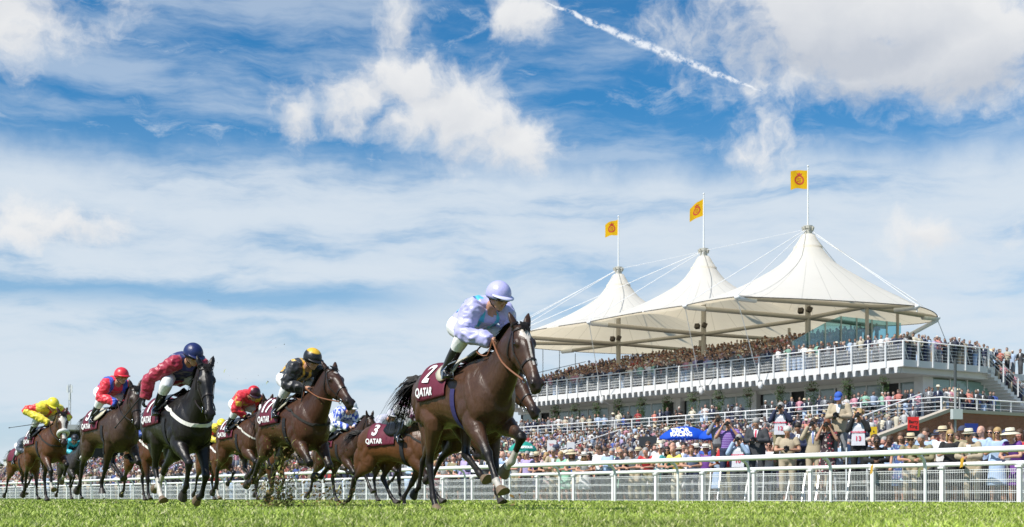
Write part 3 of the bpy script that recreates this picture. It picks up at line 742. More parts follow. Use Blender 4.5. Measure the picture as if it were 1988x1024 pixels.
# ---- brick end wall and its stair
def brick_mat():
    m = bpy.data.materials.new('red_brick'); m.use_nodes = True; T = NT(m.node_tree)
    uv = T.n('ShaderNodeAttribute', attribute_name='UVMap').outputs['Vector']
    b = T.n('ShaderNodeTexBrick', ins={'Vector': uv, 'Color1': (.30, .085, .045, 1), 'Color2': (.40, .125, .07, 1), 'Mortar': (.34, .26, .20, 1), 'Scale': 1.0, 'Mortar Size': .008, 'Brick Width': .225, 'Row Height': .075})
    nz = T.noise(uv, 1.2, 5, .6); c = T.mix(1.0, b.outputs[0], T.mix(nz, (.75, .72, .7, 1), (1.15, 1.12, 1.1, 1)), blend='MULTIPLY')
    p = T.n('ShaderNodeBsdfPrincipled', ins={'Base Color': c, 'Roughness': .85})
    T.put(p, 'Normal', T.n('ShaderNodeBump', ins={'Strength': .6, 'Distance': .01, 'Height': b.outputs[1]}).outputs[0])
    T.n('ShaderNodeOutputMaterial', ins={0: p.outputs[0]}); return m
def build_brick():
    u0, u1 = 50.50, 50.88; prof = [(48.2, 0), (66.0, 5.0), (92, 5.0)]
    w = MB(); z = lambda ww: float(np.interp(ww, [48.2, 66.0], [.1, 5.05]))
    fp = [(47.8, -.1), (92, -.1), (92, 5.05), (66.0, 5.05), (47.8, .02)]
    vs = [ST(u0, a, b) for a, b in fp] + [ST(u1, a, b) for a, b in fp]; n = 5
    w.add(vs, [tuple(range(n)), tuple(range(n, 2*n))[::-1]] + [(i, n+i, n+(i+1) % n, (i+1) % n) for i in range(n)])
    me = w.mesh('brick_wall'); uvl = me.uv_layers.new(name='UVMap')
    for lp in me.loops:
        i = lp.vertex_index % n; uvl.data[lp.index].uv = fp[i]
    o = obj('brick_wall', me, mat=brick_mat()); tag(o, 'red brick end wall of the terrace with sloping coping', 'wall')
    c = MB(); stone = mat('coping_stone', (.46, .40, .33), .8, var=.1)
    c.hexa([ST(u0-.06, 47.6, -.02), ST(u0-.06, 66.0, 5.053), ST(u1+.06, 66.0, 5.053), ST(u1+.06, 47.6, -.02), ST(u0-.06, 47.6, .16), ST(u0-.06, 66.0, 5.25), ST(u1+.06, 66.0, 5.25), ST(u1+.06, 47.6, .16)])
    c.hexa([ST(u0-.06, 66.003, 5.053), ST(u0-.06, 92, 5.053), ST(u1+.06, 92, 5.053), ST(u1+.06, 66.003, 5.053), ST(u0-.06, 66.003, 5.25), ST(u0-.06, 92, 5.25), ST(u1+.06, 92, 5.25), ST(u1+.06, 66.003, 5.25)])
    c.build('coping', stone, o)
    def stair_rail(u, wa, wb, za, zb, label, name='stair_rail'):
        s = empty(name, ST(u, wa, za)); o_ = Vector(ST(u, wa, za)); P = lambda w_, z_: Vector(ST(u, w_, z_)) - o_; m = MB()
        for h, r_ in ((.95, .045), (.62, .022), (.32, .022)): m.tube([P(wa, za+h), P(wb, zb+h)], r_, 6)
        m.build('rails', steel, s, True); n_ = max(2, int(abs(wb-wa)/1.9))
        for i in range(n_+1):
            t_ = i/n_; m = MB(); m.bar(P(wa + (wb-wa)*t_, za + (zb-za)*t_ - .02), P(wa + (wb-wa)*t_, za + (zb-za)*t_ + .95), .06, .06); m.build('post', steel, s)
        tag(s, label, 'stair rail'); return s
    stair_rail(52.6, 66.2, 55.5, 5.3, 2.2, 'white sloping stair rail beside the brick wall coping')
    u = ST.u(1150, 60); stair_rail(u, 62.5, 56.5, 4.0, 2.3, 'white sloping stair rail among the terrace crowd beyond the blue parasols')
    # electrical box on its pole
    x, y = ST(49.3, 65.0)[:2]; P0 = (x, y, 0); s = empty('lamp_post', P0); tag(s, 'grey pole with electrical box and dark upper pole before the brick wall', 'pole')
    zt = CAMZ + (HY-698)/FPX*y; zm = CAMZ + (HY-752)/FPX*y; zb = CAMZ + (HY-795)/FPX*y
    m = MB(); m.tube([(0, 0, 0), (0, 0, zm)], .07, 8); m.build('pole', mat('galvanised', (.42, .43, .43), .45, .4), s, True)
    m = MB(); m.tube([(0, 0, zm), (0, 0, zt)], .085, 8); m.build('upper_pole', mat('dark_steel', (.06, .07, .075), .5), s, True)
    m = MB(); m.box(-.36, .26, -.35, -.08, zb-.58, zb, Matrix.Rotation(.25, 4, 'Z')); m.build('electrical_box', mat('box_grey', (.48, .53, .52), .5), s)
    m = MB(); m.tube([(.2, .0, zb), (.2, 0, zm+.2)], .03, 6); m.tube([(-.1, -.1, 0), (-.1, -.1, zb-.5)], .02, 6); m.build('cable', mat('dark_steel'), s)

def sign(name, px, py, w, h, w_or_Y, col, text, tcol, label, size, pole=0.0, frame=None, rz=.25, cat='sign'):
    """board facing the course, centre given by where it stands: Y distance and picture bearing"""
    Y = w_or_Y; X = (px-CX)/FPX*Y; z = CAMZ + (HY-py)/FPX*Y; s = empty(name, (X, Y, z-h/2-pole), rz); tag(s, label, cat)
    zo = h/2+pole; m = MB(); m.box(-w/2, w/2, -.02, .02, zo-h/2, zo+h/2); m.build('board', mat('board_' + name + str(px), col, .5), s)
    if pole: m = MB(); m.tube([(0, .04, 0), (0, .04, zo)], .03, 6); m.build('pole', mat('galvanised', (.42, .43, .43), .45, .4), s)
    if frame: m = MB(); m.box(-w/2-.05, w/2+.05, -.015, .06, zo-h/2-frame, zo-h/2-.003); m.build('screen', mat('screen_black', (.008, .009, .01), .3), s)
    for i, (t, dz) in enumerate(text):
        me = text_mesh(t, size, .006); o = obj('lettering', me, s, (0, -.027, zo + dz), (R(90), 0, 0), mat('letter_' + str(tcol), tcol, .6))
    return s
def parasol(px, py, Y, r, h, col, label, texts, pole=2.4, ribs=8):
    X = (px-CX)/FPX*Y; z = CAMZ + (HY-py)/FPX*Y; s = empty('parasol', (X, Y, z-pole)); tag(s, label, 'parasol', None)
    n = ribs*4; m = MB(); rings = [(0, h), (.3, h*.93), (.6, h*.68), (.85, h*.33), (1, 0), (1.0, -.12)]; vs = []
    for k, zz in rings:
        for i in range(n):
            a = 6.2832*i/n + .2; f = 1 - .045*k*(1-abs(math.cos(a*ribs/2 - .2*ribs/2)))*1.2; sg = -.04*k*(1-abs(math.cos((a-.2)*ribs/2)))
            vs.append((r*k*f*math.cos(a), r*k*f*math.sin(a), pole + zz + sg))
    m.add(vs, [(j*n+i, j*n+(i+1) % n, (j+1)*n+(i+1) % n, (j+1)*n+i) for j in range(len(rings)-1) for i in range(n)])
    m.build('canopy', mat('canopy_%d' % px, col, .6, trans=.25), s, True)
    m = MB(); m.tube([(0, 0, 0), (0, 0, pole+h+.1)], .03, 8); m.build('pole', steel, s)
    for t, dx, dz, size in texts:
        me = text_mesh(t, size, .012)
        for v in me.vertices:
            k = 1 - .0; x_ = v.co.x + dx; zz = v.co.y + dz
            rr = r*float(np.interp(-zz, [-h, -h*.93, -h*.68, -h*.33, 0], [0, .3, .6, .85, 1.0])); yy = -math.sqrt(max(rr*rr - x_*x_, .01)) - .04
            v.co = (x_, yy, pole + zz)
        obj('lettering', me, s, mat=mat('white_print', (.82, .82, .82), .6))
    return s
def build_furniture():
    sign('bookmaker_board', 1773, 823, .62, .74, 74, (.75, .03, .03), [('Barry', .10), ('King', -.16)], (.02, .015, .015), 'red bookmaker board reading Barry King above a dark screen', .24, pole=0, frame=.45, rz=.1)
    sign('bookmaker_board', 1696, 842, .36, .72, 72, (.80, .52, .02), [('&', .10), ('KING', -.14)], (.05, .04, .03), 'small yellow bookmaker board reading & KING', .13, frame=.35, rz=.1)
    sign('information_board', 1886, 836, .80, .78, 76, (.02, .04, .25), [('INFO', .18), ('TOTE', -.08)][:0], (.7, .7, .7), 'blue notice board in front of the brick wall', .16, pole=2.2, rz=.2)
    sign('bookmaker_screen', 1822, 852, 1.1, .62, 70, (.012, .013, .015), [], (1, 1, 1), 'black bookmaker display screen before the brick wall', .2, pole=1.2, rz=.1, cat='screen')
    sign('placard', 1071, 869, .50, .80, 75, (.72, .70, .70), [('TO', .12), ('BACK', -.12)][:1], (.6, .05, .08), 'white placard with red writing held above the crowd', .2, pole=1.6, rz=0)
    sign('placard', 1108, 870, .45, .66, 78, (.66, .66, .68), [], (.6, .05, .08), 'pale blank placard beside the red lettered placard', .2, pole=1.6, rz=0)
    sign('bookmaker_screen', 1258, 857, .95, .50, 72, (.03, .035, .04), [], (1, 1, 1), 'dark display screen with pale top before the blue parasol', .2, pole=1.4, rz=0, frame=.1, cat='screen')
    parasol(1330, 848, 74, 1.40, .56, (.008, .09, .62), 'blue parasol lettered EBOR RACING', [('EBOR', -.35, .30, .36), ('RACING', -.35, .06, .30)])
    parasol(1400, 848, 73, 1.25, .62, (.008, .09, .62), 'blue parasol lettered NATIONAL & EBOR, half behind the photographers', [('NATIONAL', -.3, .27, .20), ('& EBOR', -.3, .08, .20)])
    parasol(1015, 872, 72, .75, .42, (.03, .38, .30), 'small green parasol behind the leading horse\'s raised knee', [('TURFTOUR', .1, .07, .16)])
    # far left: mast, white house, far stand roof, trees
    Y = 330; X = (136-CX)/FPX*Y; t = empty('radio_mast', (X, Y, 0)); tag(t, 'thin lattice radio mast rising above the far stand', 'mast'); zt = (HY-745)/FPX*Y
    m = MB(); b = .35
    for sx, sy in ((-1, -1), (1, -1), (0, 1)): m.bar((sx*b, sy*b, 0), (sx*b*.6, sy*b*.6, zt), .10, .10)
    for i in range(26): 
        z0, z1 = zt*i/26, zt*(i+1)/26; f0, f1 = 1-.4*i/26, 1-.4*(i+1)/26; m.bar((-b*f0, -b*f0, z0), (b*f1, -b*f1, z1), .06, .06); m.bar((b*f0, -b*f0, z0), (0, b*f1, z1), .06, .06)
    m.build('lattice', mat('galvanised', (.42, .43, .43), .45, .4), t)
    m = MB()
    for a, z in ((-.5, zt-.6), (.5, zt-.6), (0, zt-2.4)): m.box(a-.16, a+.16, -.5, -.3, z-1.4, z+.3)
    m.build('antennas', steel, t)
    Y = 360; X = (38-CX)/FPX*Y; k = Y/FPX; b = empty('house', (X, Y, 0), .5); tag(b, 'small white house with grey hipped roof beyond the far crowd', 'house')
    m = MB(); m.box(-3.6, 3.6, -3, 3, 0, (HY-892)*k); m.build('wall', mat('house_white', (.62, .62, .60), .7), b)
    m = MB(); z = (HY-892)*k; m.add([(-4, -3.4, z), (4, -3.4, z), (4, 3.4, z), (-4, 3.4, z), (-1.5, 0, z+2.2), (1.5, 0, z+2.2)], [(0, 1, 5, 4), (1, 2, 5), (2, 3, 4, 5), (3, 0, 4), (0, 3, 2, 1)]); m.build('roof', mat('slate', (.26, .27, .29), .7), b)
    for i, x_ in enumerate((-2.4, 0, 2.4)):
        m = MB(); m.box(x_-.4, x_+.4, -3.06, -2.97, z-2.3, z-.9); m.build('window', mat('dark_interior', (.035, .037, .04), .8), b)
    Y = 250; k = Y/FPX; s = empty('far_stand', ((195-CX)*k, Y, 0), .35); tag(s, 'distant stand with pale flat roof over a dark interior', 'stand')
    m = MB(); z = (HY-826)*k; m.box(-7.2, 12, -4, 8, z-.9, z); m.build('roof', mat('pale_roof', (.55, .55, .54), .7), s)
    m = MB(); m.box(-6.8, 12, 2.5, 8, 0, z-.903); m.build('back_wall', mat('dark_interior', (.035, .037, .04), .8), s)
    for x_ in (-6.6, -2, 3, 8): m = MB(); m.box(x_-.15, x_+.15, -3.6, -3.3, 0, z-.903); m.build('column', steel, s)
    m = MB()
    for i in range(8): m.box(-6.8, 12, -3+i*.7, 2.4, 1.2+i*.55 if i else 0, 1.2+(i+1)*.55)
    m.build('tiers', mat('deck_concrete', (.25, .245, .24), .85, var=.15, vscale=1.5), s)
    rnd = random.Random(8)
    for i, (px, py, Yt) in enumerate(((-12, 893, 420), (8, 897, 470), (62, 905, 500), (-30, 888, 400))):
        k = Yt/FPX; h = (HY-py)*k; t = empty('tree', ((px-CX)*k, Yt, 0)); 
        cr = MB()
        for j in range(420):
            a, e = rnd.uniform(0, 6.283), rnd.uniform(-.9, 1.4); q = rnd.random()**.4; c = V3(math.cos(a)*math.cos(e)*h*.5*q, math.sin(a)*math.cos(e)*h*.5*q, h*.62 + math.sin(e)*h*.36*q); d = unit(V3(rnd.gauss(0, 1), rnd.gauss(0, 1), rnd.gauss(0, 1)))*rnd.uniform(.3, .7); e_ = unit(np.cross(d, V3(.3, .5, .8)))*rnd.uniform(.2, .5)
            cr.add([c-d, c+e_, c+d, c-e_], [(0, 1, 2, 3)])
        cr.build('crown', mat('far_leaf', (.035, .07, .025), .7, var=.4, vscale=.6), t)
        m = MB(); m.tube([(0, 0, 0), (0, 0, h*.6)], [h*.04, h*.015], 7); m.build('trunk', mat('bark', (.09, .07, .05), .9), t)
        tag(t, ['round dark green tree at the far end, beside the house', 'low tree just behind the crowd before the house', 'low tree to the stand side of the white house', 'tallest dark tree past the house'][i], 'tree')
# ================================================================ race horses
def text_mesh(s, size, offset=0.0, shear=0.0):
    cu = bpy.data.curves.new('txt', 'FONT'); cu.body = s; cu.size = size; cu.align_x = 'CENTER'; cu.align_y = 'CENTER'
    cu.offset = offset; cu.resolution_u = 3; cu.shear = shear
    o = bpy.data.objects.new('txt', cu); COL.objects.link(o)
    dg = bpy.context.evaluated_depsgraph_get()
    me = bpy.data.meshes.new_from_object(o.evaluated_get(dg))
    bpy.data.objects.remove(o); bpy.data.curves.remove(cu)
    return me
def diced_text(s, size, step, offset=0.0, shear=0.0):
    """flat text cut into small faces so that it can follow a curved surface: verts (u, v), faces"""
    import bmesh
    me = text_mesh(s, size, offset, shear); bm = bmesh.new(); bm.from_mesh(me); bpy.data.meshes.remove(me)
    for ax in (0, 1):
        cs = [v.co[ax] for v in bm.verts]
        x = min(cs) + step
        no = Vector((1, 0, 0)) if ax == 0 else Vector((0, 1, 0))
        while x < max(cs):
            co = Vector((0, 0, 0)); co[ax] = x
            bmesh.ops.bisect_plane(bm, geom=bm.verts[:]+bm.edges[:]+bm.faces[:], plane_co=co, plane_no=no)
            x += step
    bm.verts.ensure_lookup_table()
    uv = [(v.co.x, v.co.y) for v in bm.verts]; fs = [tuple(v.index for v in f.verts) for f in bm.faces]
    bm.free(); return uv, fs

def strap(mb, bvh, hints, width, off=.006, closed=False, thick=.004):
    P = []; N = []
    for h in hints:
        loc, no, _, _ = bvh.find_nearest(Vector(h))
        P.append(np.array(loc) + np.array(no)*off); N.append(np.array(no))
    n = len(P); vs = []
    for i in range(n):
        t = unit(P[(i+1) % n if closed else min(i+1, n-1)] - P[i-1 if closed or i else 0])
        sd = unit(np.cross(t, N[i]))
        for a, b in ((-1, 0), (1, 0), (1, 1), (-1, 1)):
            vs.append(P[i] + sd*a*width/2 + N[i]*b*thick)
    m = n if closed else n-1
    fs = []
    for i in range(m):
        j = (i+1) % n
        for k in range(4): fs.append((i*4+k, i*4+(k+1) % 4, j*4+(k+1) % 4, j*4+k))
    mb.add(vs, fs)

FRONT = dict(reach=(42, 34, 48), fold=(62, -48, -75), tuck=(48, -95, -125), stance=(12, 6, 42), push=(-32, -38, 5), high=(68, -42, -62), half=(36, -34, -66))
HIND = dict(reach=(62, 6, 58, 62), stance=(38, -24, 14, 34), push=(2, -54, -20, -60), fold=(52, -52, 10, -50), trail=(14, -60, -46, -85), under=(54, -28, 32, 48))

def dirn(a):
    a = R(a); return V3(math.sin(a), 0, -math.cos(a))

def coat_mat():
    if 'horse_coat' in MATS: return MATS['horse_coat']
    m = bpy.data.materials.new('horse_coat'); m.use_nodes = True; T = NT(m.node_tree); tc = T.n('ShaderNodeTexCoord').outputs['Object']
    c = T.n('ShaderNodeAttribute', attribute_name='Col').outputs['Color']
    hair = T.n('ShaderNodeMapping', ins={'Vector': tc, 'Scale': (60, 160, 28), 'Rotation': (0, .5, 0)}).outputs[0]
    n1, n2, n3 = T.noise(tc, 3.5, 6, .65), T.noise(hair, 1, 3, .6), T.noise(tc, 22, 5, .7)
    f = T.m('ADD', T.m('MULTIPLY_ADD', n1, .9, .42), T.m('ADD', T.m('MULTIPLY_ADD', n2, .5, -.25), T.m('MULTIPLY_ADD', n3, .45, -.22)))
    c = T.mix(1.0, c, T.xyz(f, f, f), blend='MULTIPLY')
    z = T.n('ShaderNodeSeparateXYZ', ins={0: tc}).outputs[2]      # mud thrown up on belly and legs
    mud = T.m('MULTIPLY', T.step(T.noise(tc, 42, 4, .75), .60, .70), T.step(z, 1.15, .6))
    c = T.mix(T.m('MULTIPLY', mud, .55), c, (.10, .075, .035, 1))
    ro = T.m('MULTIPLY_ADD', T.noise(tc, 7, 5, .6), .40, .20)
    p = T.n('ShaderNodeBsdfPrincipled', ins={'Base Color': c, 'Roughness': T.m('MAXIMUM', ro, mud), 'Specular IOR Level': .34})
    b1 = T.n('ShaderNodeBump', ins={'Strength': 1.0, 'Distance': .014, 'Height': T.noise(T.n('ShaderNodeMapping', ins={'Vector': tc, 'Scale': (1, 1, .55), 'Rotation': (0, .6, 0)}).outputs[0], 7.5, 3, .5, .8)})
    b2 = T.n('ShaderNodeBump', ins={'Strength': 1.0, 'Distance': .0016, 'Height': n2}); T.put(b2, 'Normal', b1.outputs[0]); T.put(p, 'Normal', b2.outputs[0])
    T.n('ShaderNodeOutputMaterial', ins={0: p.outputs[0]}); MATS['horse_coat'] = m; return m

def make_horse(p):
    """p: dict of pose, colours and tack. Horse faces +X, its own left is +Y. Returns the root empty"""
    vox = p.get('voxel', .014)
    mb = MB()
    # trunk
    mb.loft([((-.90, 0, 1.27), .06, .08), ((-.84, 0, 1.27), .16, .20), ((-.70, 0, 1.275), .25, .285), ((-.52, 0, 1.275), .285, .325),
             ((-.30, 0, 1.265), .27, .30), ((-.05, 0, 1.25), .275, .29), ((.18, 0, 1.225), .28, .325), ((.38, 0, 1.22), .25, .365),
             ((.56, 0, 1.20), .225, .32), ((.70, 0, 1.18), .18, .23), ((.78, 0, 1.17), .10, .12)], n=28, power=2.15)
    mb.ell((.30, 0, 1.50), (.30, .055, .11))                      # withers
    mb.ell((-.50, 0, 1.50), (.26, .10, .10))                      # croup
    for s in (-1, 1):
        mb.ell((.50, s*.165, 1.22), (.11, .085, .27), ax=[(1, 0, .35), (0, 1, 0), (-.35, 0, 1)])   # shoulder blade
        mb.ell((.62, s*.105, 1.12), (.11, .10, .14))              # breast
        mb.ell((.40, s*.19, 1.10), (.13, .075, .13))              # triceps
        mb.ell((-.62, s*.15, 1.27), (.21, .13, .24), ax=[(1, 0, -.3), (0, 1, 0), (.3, 0, 1)])   # haunch
        mb.ell((-.72, s*.11, 1.20), (.13, .10, .20))
        mb.ell((-.33, s*.20, 1.30), (.09, .05, .10))              # hip point
        mb.ell((.33, s*.225, 1.20), (.045, .04, .20), ax=[(1, 0, .5), (0, 1, 0), (-.5, 0, 1)])      # back edge of the shoulder
        mb.ell((.60, s*.17, 1.26), (.05, .04, .20), ax=[(1, 0, .45), (0, 1, 0), (-.45, 0, 1)])
        mb.ell((-.55, s*.235, 1.16), (.07, .05, .16), ax=[(1, 0, -.5), (0, 1, 0), (.5, 0, 1)])      # thigh muscle
        mb.ell((-.72, s*.20, 1.24), (.05, .05, .20), ax=[(1, 0, .2), (0, 1, 0), (-.2, 0, 1)])
    # neck
    na, ha, yaw = p.get('neck', 38), p.get('head', -58), p.get('yaw', 0)
    n0 = V3(.52, 0, 1.29)
    d1 = V3(math.cos(R(na-6)), 0, math.sin(R(na-6))); d2 = V3(math.cos(R(na+8)), 0, math.sin(R(na+8)))
    yv = math.sin(R(yaw))
    b1 = n0 + d1*.30; b2 = b1 + d2*.25 + V3(0, yv*.06, 0); poll = b2 + d2*.20 + V3(0, yv*.08, 0)
    mb.loft([(n0 - d1*.18, .14, .26), (n0, .17, .325), (n0 + d1*.16, .15, .275), (b1, .122, .225), (b2, .098, .18), (poll - d2*.05, .084, .145), (poll + d2*.03, .075, .11)], n=20, power=2.2)
    # head frame: hs along the face (poll to muzzle), ht out of the forehead, hy lateral
    hs0 = V3(math.cos(R(ha)), 0, math.sin(R(ha)))
    cz, sz = math.cos(R(yaw)), math.sin(R(yaw))
    Rz = np.array([[cz, -sz, 0], [sz, cz, 0], [0, 0, 1]])
    hs = Rz @ hs0; hy = Rz @ V3(0, 1, 0); ht = np.cross(hs, hy)
    if ht[2]*0 + ht @ V3(1, 0, 1) < 0: ht = -ht
    hc = poll + ht*.02 - hs*.02
    HS = p.get('hsc', 1.08)
    H = lambda s, t, y=0.0: hc + hs*s*HS + ht*t*HS + hy*y*HS
    mb.loft([(H(-.04, -.01), .05, .06), (H(.02, -.01), .075, .10), (H(.09, -.02), .088, .125), (H(.18, -.04), .092, .145), (H(.27, -.042), .078, .135),
             (H(.36, -.03), .060, .102), (H(.45, -.02), .050, .078), (H(.53, -.018), .052, .070), (H(.59, -.025), .050, .062), (H(.635, -.035), .036, .040), (H(.65, -.04), .012, .014)],
            n=20, side=hy, power=2.3)
    for s in (-1, 1):
        mb.ell(H(.165, .035, s*.070), (.055, .035, .030), ax=[hs, ht, hy])        # brow
        mb.ell(H(.20, -.085, s*.050), (.085, .085, .040), ax=[hs, ht, hy])        # cheek
        mb.ell(H(.33, -.005, s*.046), (.15, .018, .014), ax=[hs, ht, hy])         # facial crest
        mb.ell(H(.575, .012, s*.040), (.042, .030, .022), ax=[hs, ht, hy])        # nostril rim
        ea = unit(-hs*.75 + ht*p.get('ears', .55) + hy*s*.25)
        e0 = H(-.015, .05, s*.055); ey = unit(np.cross(ea, hs)); 
        mb.loft([(e0 - ea*.03, .030, .028), (e0 + ea*.03, .038, .024), (e0 + ea*.075, .034, .020), (e0 + ea*.115, .018, .012), (e0 + ea*.138, .006, .006)], n=10, side=unit(hy + hs*.3*s), sub=3)
    mb.ell(H(.60, -.075), (.035, .022, .034), ax=[hs, ht, hy])                    # lower lip
    # legs
    chains = []; hooves = []
    legs = p['legs']                                       # rf, lf, rh, lh
    for nm, s in (('rf', -1), ('lf', 1)):
        a = FRONT[legs[nm]] if isinstance(legs[nm], str) else legs[nm]
        sh = V3(.54, s*.13, 1.18); E = V3(.40 + .10*math.sin(R(a[0])), s*.155, .98)
        K = E + dirn(a[0])*.43 + V3(0, -s*.015, 0); Fk = K + dirn(a[1])*.29; C = Fk + dirn(a[2])*.115
        mid = (E + K)/2
        mb.loft([(sh, .06, .09), ((sh + E)/2 + V3(-.03, s*.01, 0), .085, .125), (E, .092, .130), (E*.62 + K*.38, .075, .092), (E*.25 + K*.75, .049, .058), (K + (E-K)*.06, .050, .056), (K, .050, .056), (K + (Fk-K)*.16, .038, .043),
                 (K + (Fk-K)*.45, .029, .036), (K + (Fk-K)*.82, .030, .039), (Fk, .039, .047), (Fk*.55 + C*.45, .029, .032), (C, .038, .042)], n=14, sub=3)
        chains.append((nm, K, Fk, C, E)); hooves.append((nm, C, a[2]))
    for nm, s in (('rh', -1), ('lh', 1)):
        a = HIND[legs[nm]] if isinstance(legs[nm], str) else legs[nm]
        Hp = V3(-.62, s*.13, 1.30); S = Hp + dirn(a[0])*.36 + V3(0, s*.03, 0); K = S + dirn(a[1])*.44 + V3(0, -s*.035, 0)
        Fk = K + dirn(a[2])*.36; C = Fk + dirn(a[3])*.115
        g = unit(K-S)
        mb.loft([(Hp*.8+S*.2 + V3(-.09, -s*.02, 0), .08, .10), ((Hp + K)/2 + V3(-.03, 0, .06), .085, .13), (K*.75 + S*.25, .035, .045)], n=12, sub=3)   # hamstrings
        mb.loft([(Hp + V3(0, 0, .06), .08, .14), (Hp, .12, .20), ((Hp+S)/2, .120, .205), (S, .10, .16), (S*.66 + K*.34, .073, .108), (S*.25 + K*.75, .043, .055), (K - g*.04, .040, .052), (K, .042, .056),
                 (K + (Fk-K)*.15, .036, .046), (K + (Fk-K)*.5, .028, .036), (K + (Fk-K)*.85, .029, .038), (Fk, .037, .044), (Fk*.55 + C*.45, .030, .033), (C, .038, .042)], n=14, sub=3)
        chains.append((nm, K, Fk, C, S)); hooves.append((nm, C, a[3]))
    me = remeshed(mb, vox, p.get('smooth', 4), .5, 'horse_body')
    co = mesh_co(me)
    # coat colours
    base = np.array(p['coat']); pts = np.array(p.get('points', (.012, .009, .008)))
    col = np.tile(base, (len(co), 1))
    # slightly warmer flanks, darker back line and legs
    up = sm(co[:, 2], 1.35, 1.6); col = col*(1 - .30*up[:, None])
    nz = np.array([noise.noise(Vector(c)*3.1) for c in co]); col = col*(1 + .22*nz[:, None])
    fl = np.exp(-((co[:, 0]+.15)**2)/.12 - ((co[:, 2]-1.12)**2)/.03)[:, None]; col = col*(1 + fl*np.array((.45, .30, .12)))
    for nm, K, Fk, C, E in chains:
        d1_, t1 = seg_dist(co, E, K); d2_, t2 = seg_dist(co, K, Fk); d3_, t3 = seg_dist(co, Fk, C)
        dm = np.minimum(np.minimum(d1_, d2_), d3_)
        inleg = dm < .11
        f = np.where((d1_ < d2_) & (d1_ < d3_), sm(t1, p.get('pt0', .35), .95), 1.0)*p.get('ptf', 1.0)
        f = np.where(inleg & (co[:, 2] < 1.25), f, 0)[:, None]
        col = col*(1-f) + pts*f
        sock = p.get('socks', {}).get(nm, 0)
        if sock:
            jag = .04*nz
            near3 = (d3_ < d2_ + .0) | ((t2 > 1 - sock + jag) & (d2_ < .075))
            sel = near3 & (np.minimum(d2_, d3_) < .07)
            col[sel] = (.62, .58, .52)
    L = (co - hc)/HS; s_ = L @ hs; t_ = L @ ht; y_ = L @ hy
    inhead = (s_ > -.05) & (np.abs(y_) < .14) & (t_ > -.25) & (t_ < .13) & (s_ < .7)
    f = (sm(s_, .44, .56)*inhead*p.get('muz', .85))[:, None]; col = col*(1-f) + np.array(p.get('muzzle', (.018, .014, .013)))*f
    fe = (np.exp(-((s_-.17)**2 + (t_-.01)**2)/.0018)*inhead*(np.abs(y_) > .05))[:, None]*.8; col = col*(1-fe) + np.array((.012, .01, .01))*fe
    bl = p.get('blaze', 0)
    if bl:
        front = (t_ > .02 - .05*sm(s_, .15, .6))
        wdt = (.045*np.exp(-((s_-.10)/.06)**2) + bl*(s_ > .10)*(s_ < p.get('blaze_to', .5)))*(1 + .5*nz)
        sel = inhead & front & (np.abs(y_) < wdt); col[sel] = (.68, .62, .56)
    if p.get('star'):
        sel = inhead & (t_ > 0) & ((s_-.10)**2 + y_**2 < (.035*(1+nz))**2); col[sel] = (.6, .55, .5)
    set_col(me, np.clip(col, .004, 1))
    coatm = coat_mat()
    root = empty('race_horse')
    body = obj('body', me, root, mat=coatm)
    bvh = bvh_of(me)
    # hooves
    hm = mat('hoof_horn', (.17, .12, .075), .55, var=.35, vscale=30); hd = mat('hoof_dark', (.04, .033, .028), .5, var=.3, vscale=30)
    for nm, C, a in hooves:
        d = dirn(a); f = unit(V3(d[0], 0, d[2])); fw = np.cross(V3(0, 1, 0), f)        # forward-ish side of the hoof
        fw = -fw if (fw @ V3(math.cos(R(a)), 0, math.sin(R(a)))) < 0 else fw
        hb = MB(); n = 14; vs = []
        sole_n = unit(f*.80 - fw*.42)
        for k_, (l, r_) in enumerate(((-.012, .040), (.0, .043), (.085, .062))):
            for q in range(n):
                an = 2*math.pi*q/n; e = C + f*l + fw*(math.cos(an)*r_*1.08 + .25*l) + V3(0, 1, 0)*math.sin(an)*r_*.95
                if k_ == 2: e = e - f*max(0, -math.cos(an))*.042
                vs.append(e)
        fs = [(i*n+q, i*n+(q+1) % n, (i+1)*n+(q+1) % n, (i+1)*n+q) for i in range(2) for q in range(n)] + [tuple(range(n)), tuple(2*n+q for q in range(n))[::-1]]
        hb.add(vs, fs)
        hb.build('hoof', hm if (p.get('socks', {}).get(nm) or nm in p.get('pale', ())) else hd, root)
    # eyes and nostrils
    em = mat('horse_eye', (.012, .008, .006), .08, coat=.6)
    for s in (-1, 1):
        e = MB(); e.ell(H(.168, .018, s*.083), .019, n=10, m=8); e.build('eye', em, root, True)
        loc, no, _, _ = bvh.find_nearest(Vector(H(.592, .018, s*.062)))
        e = MB(); e.ell(np.array(loc) - np.array(no)*.001, (.019, .013, .004), ax=[unit(hs + ht*.6), np.cross(np.array(no), unit(hs + ht*.6)), np.array(no)], n=10, m=6)
        e.build('nostril', mat('nostril_dark', (.006, .004, .004), .7), root, True)
    # mane and tail: many narrow locks
    rnd = random.Random(p.get('seed', 3))
    hairm = mat('hair_' + p.get('hair', 'black'), {'black': (.011, .009, .008), 'brown': (.05, .026, .014)}[p.get('hair', 'black')], .6, spec=.25, var=.3, vscale=12, stretch=(3, 3, 3))
    mm = MB(); dd = (poll - n0)
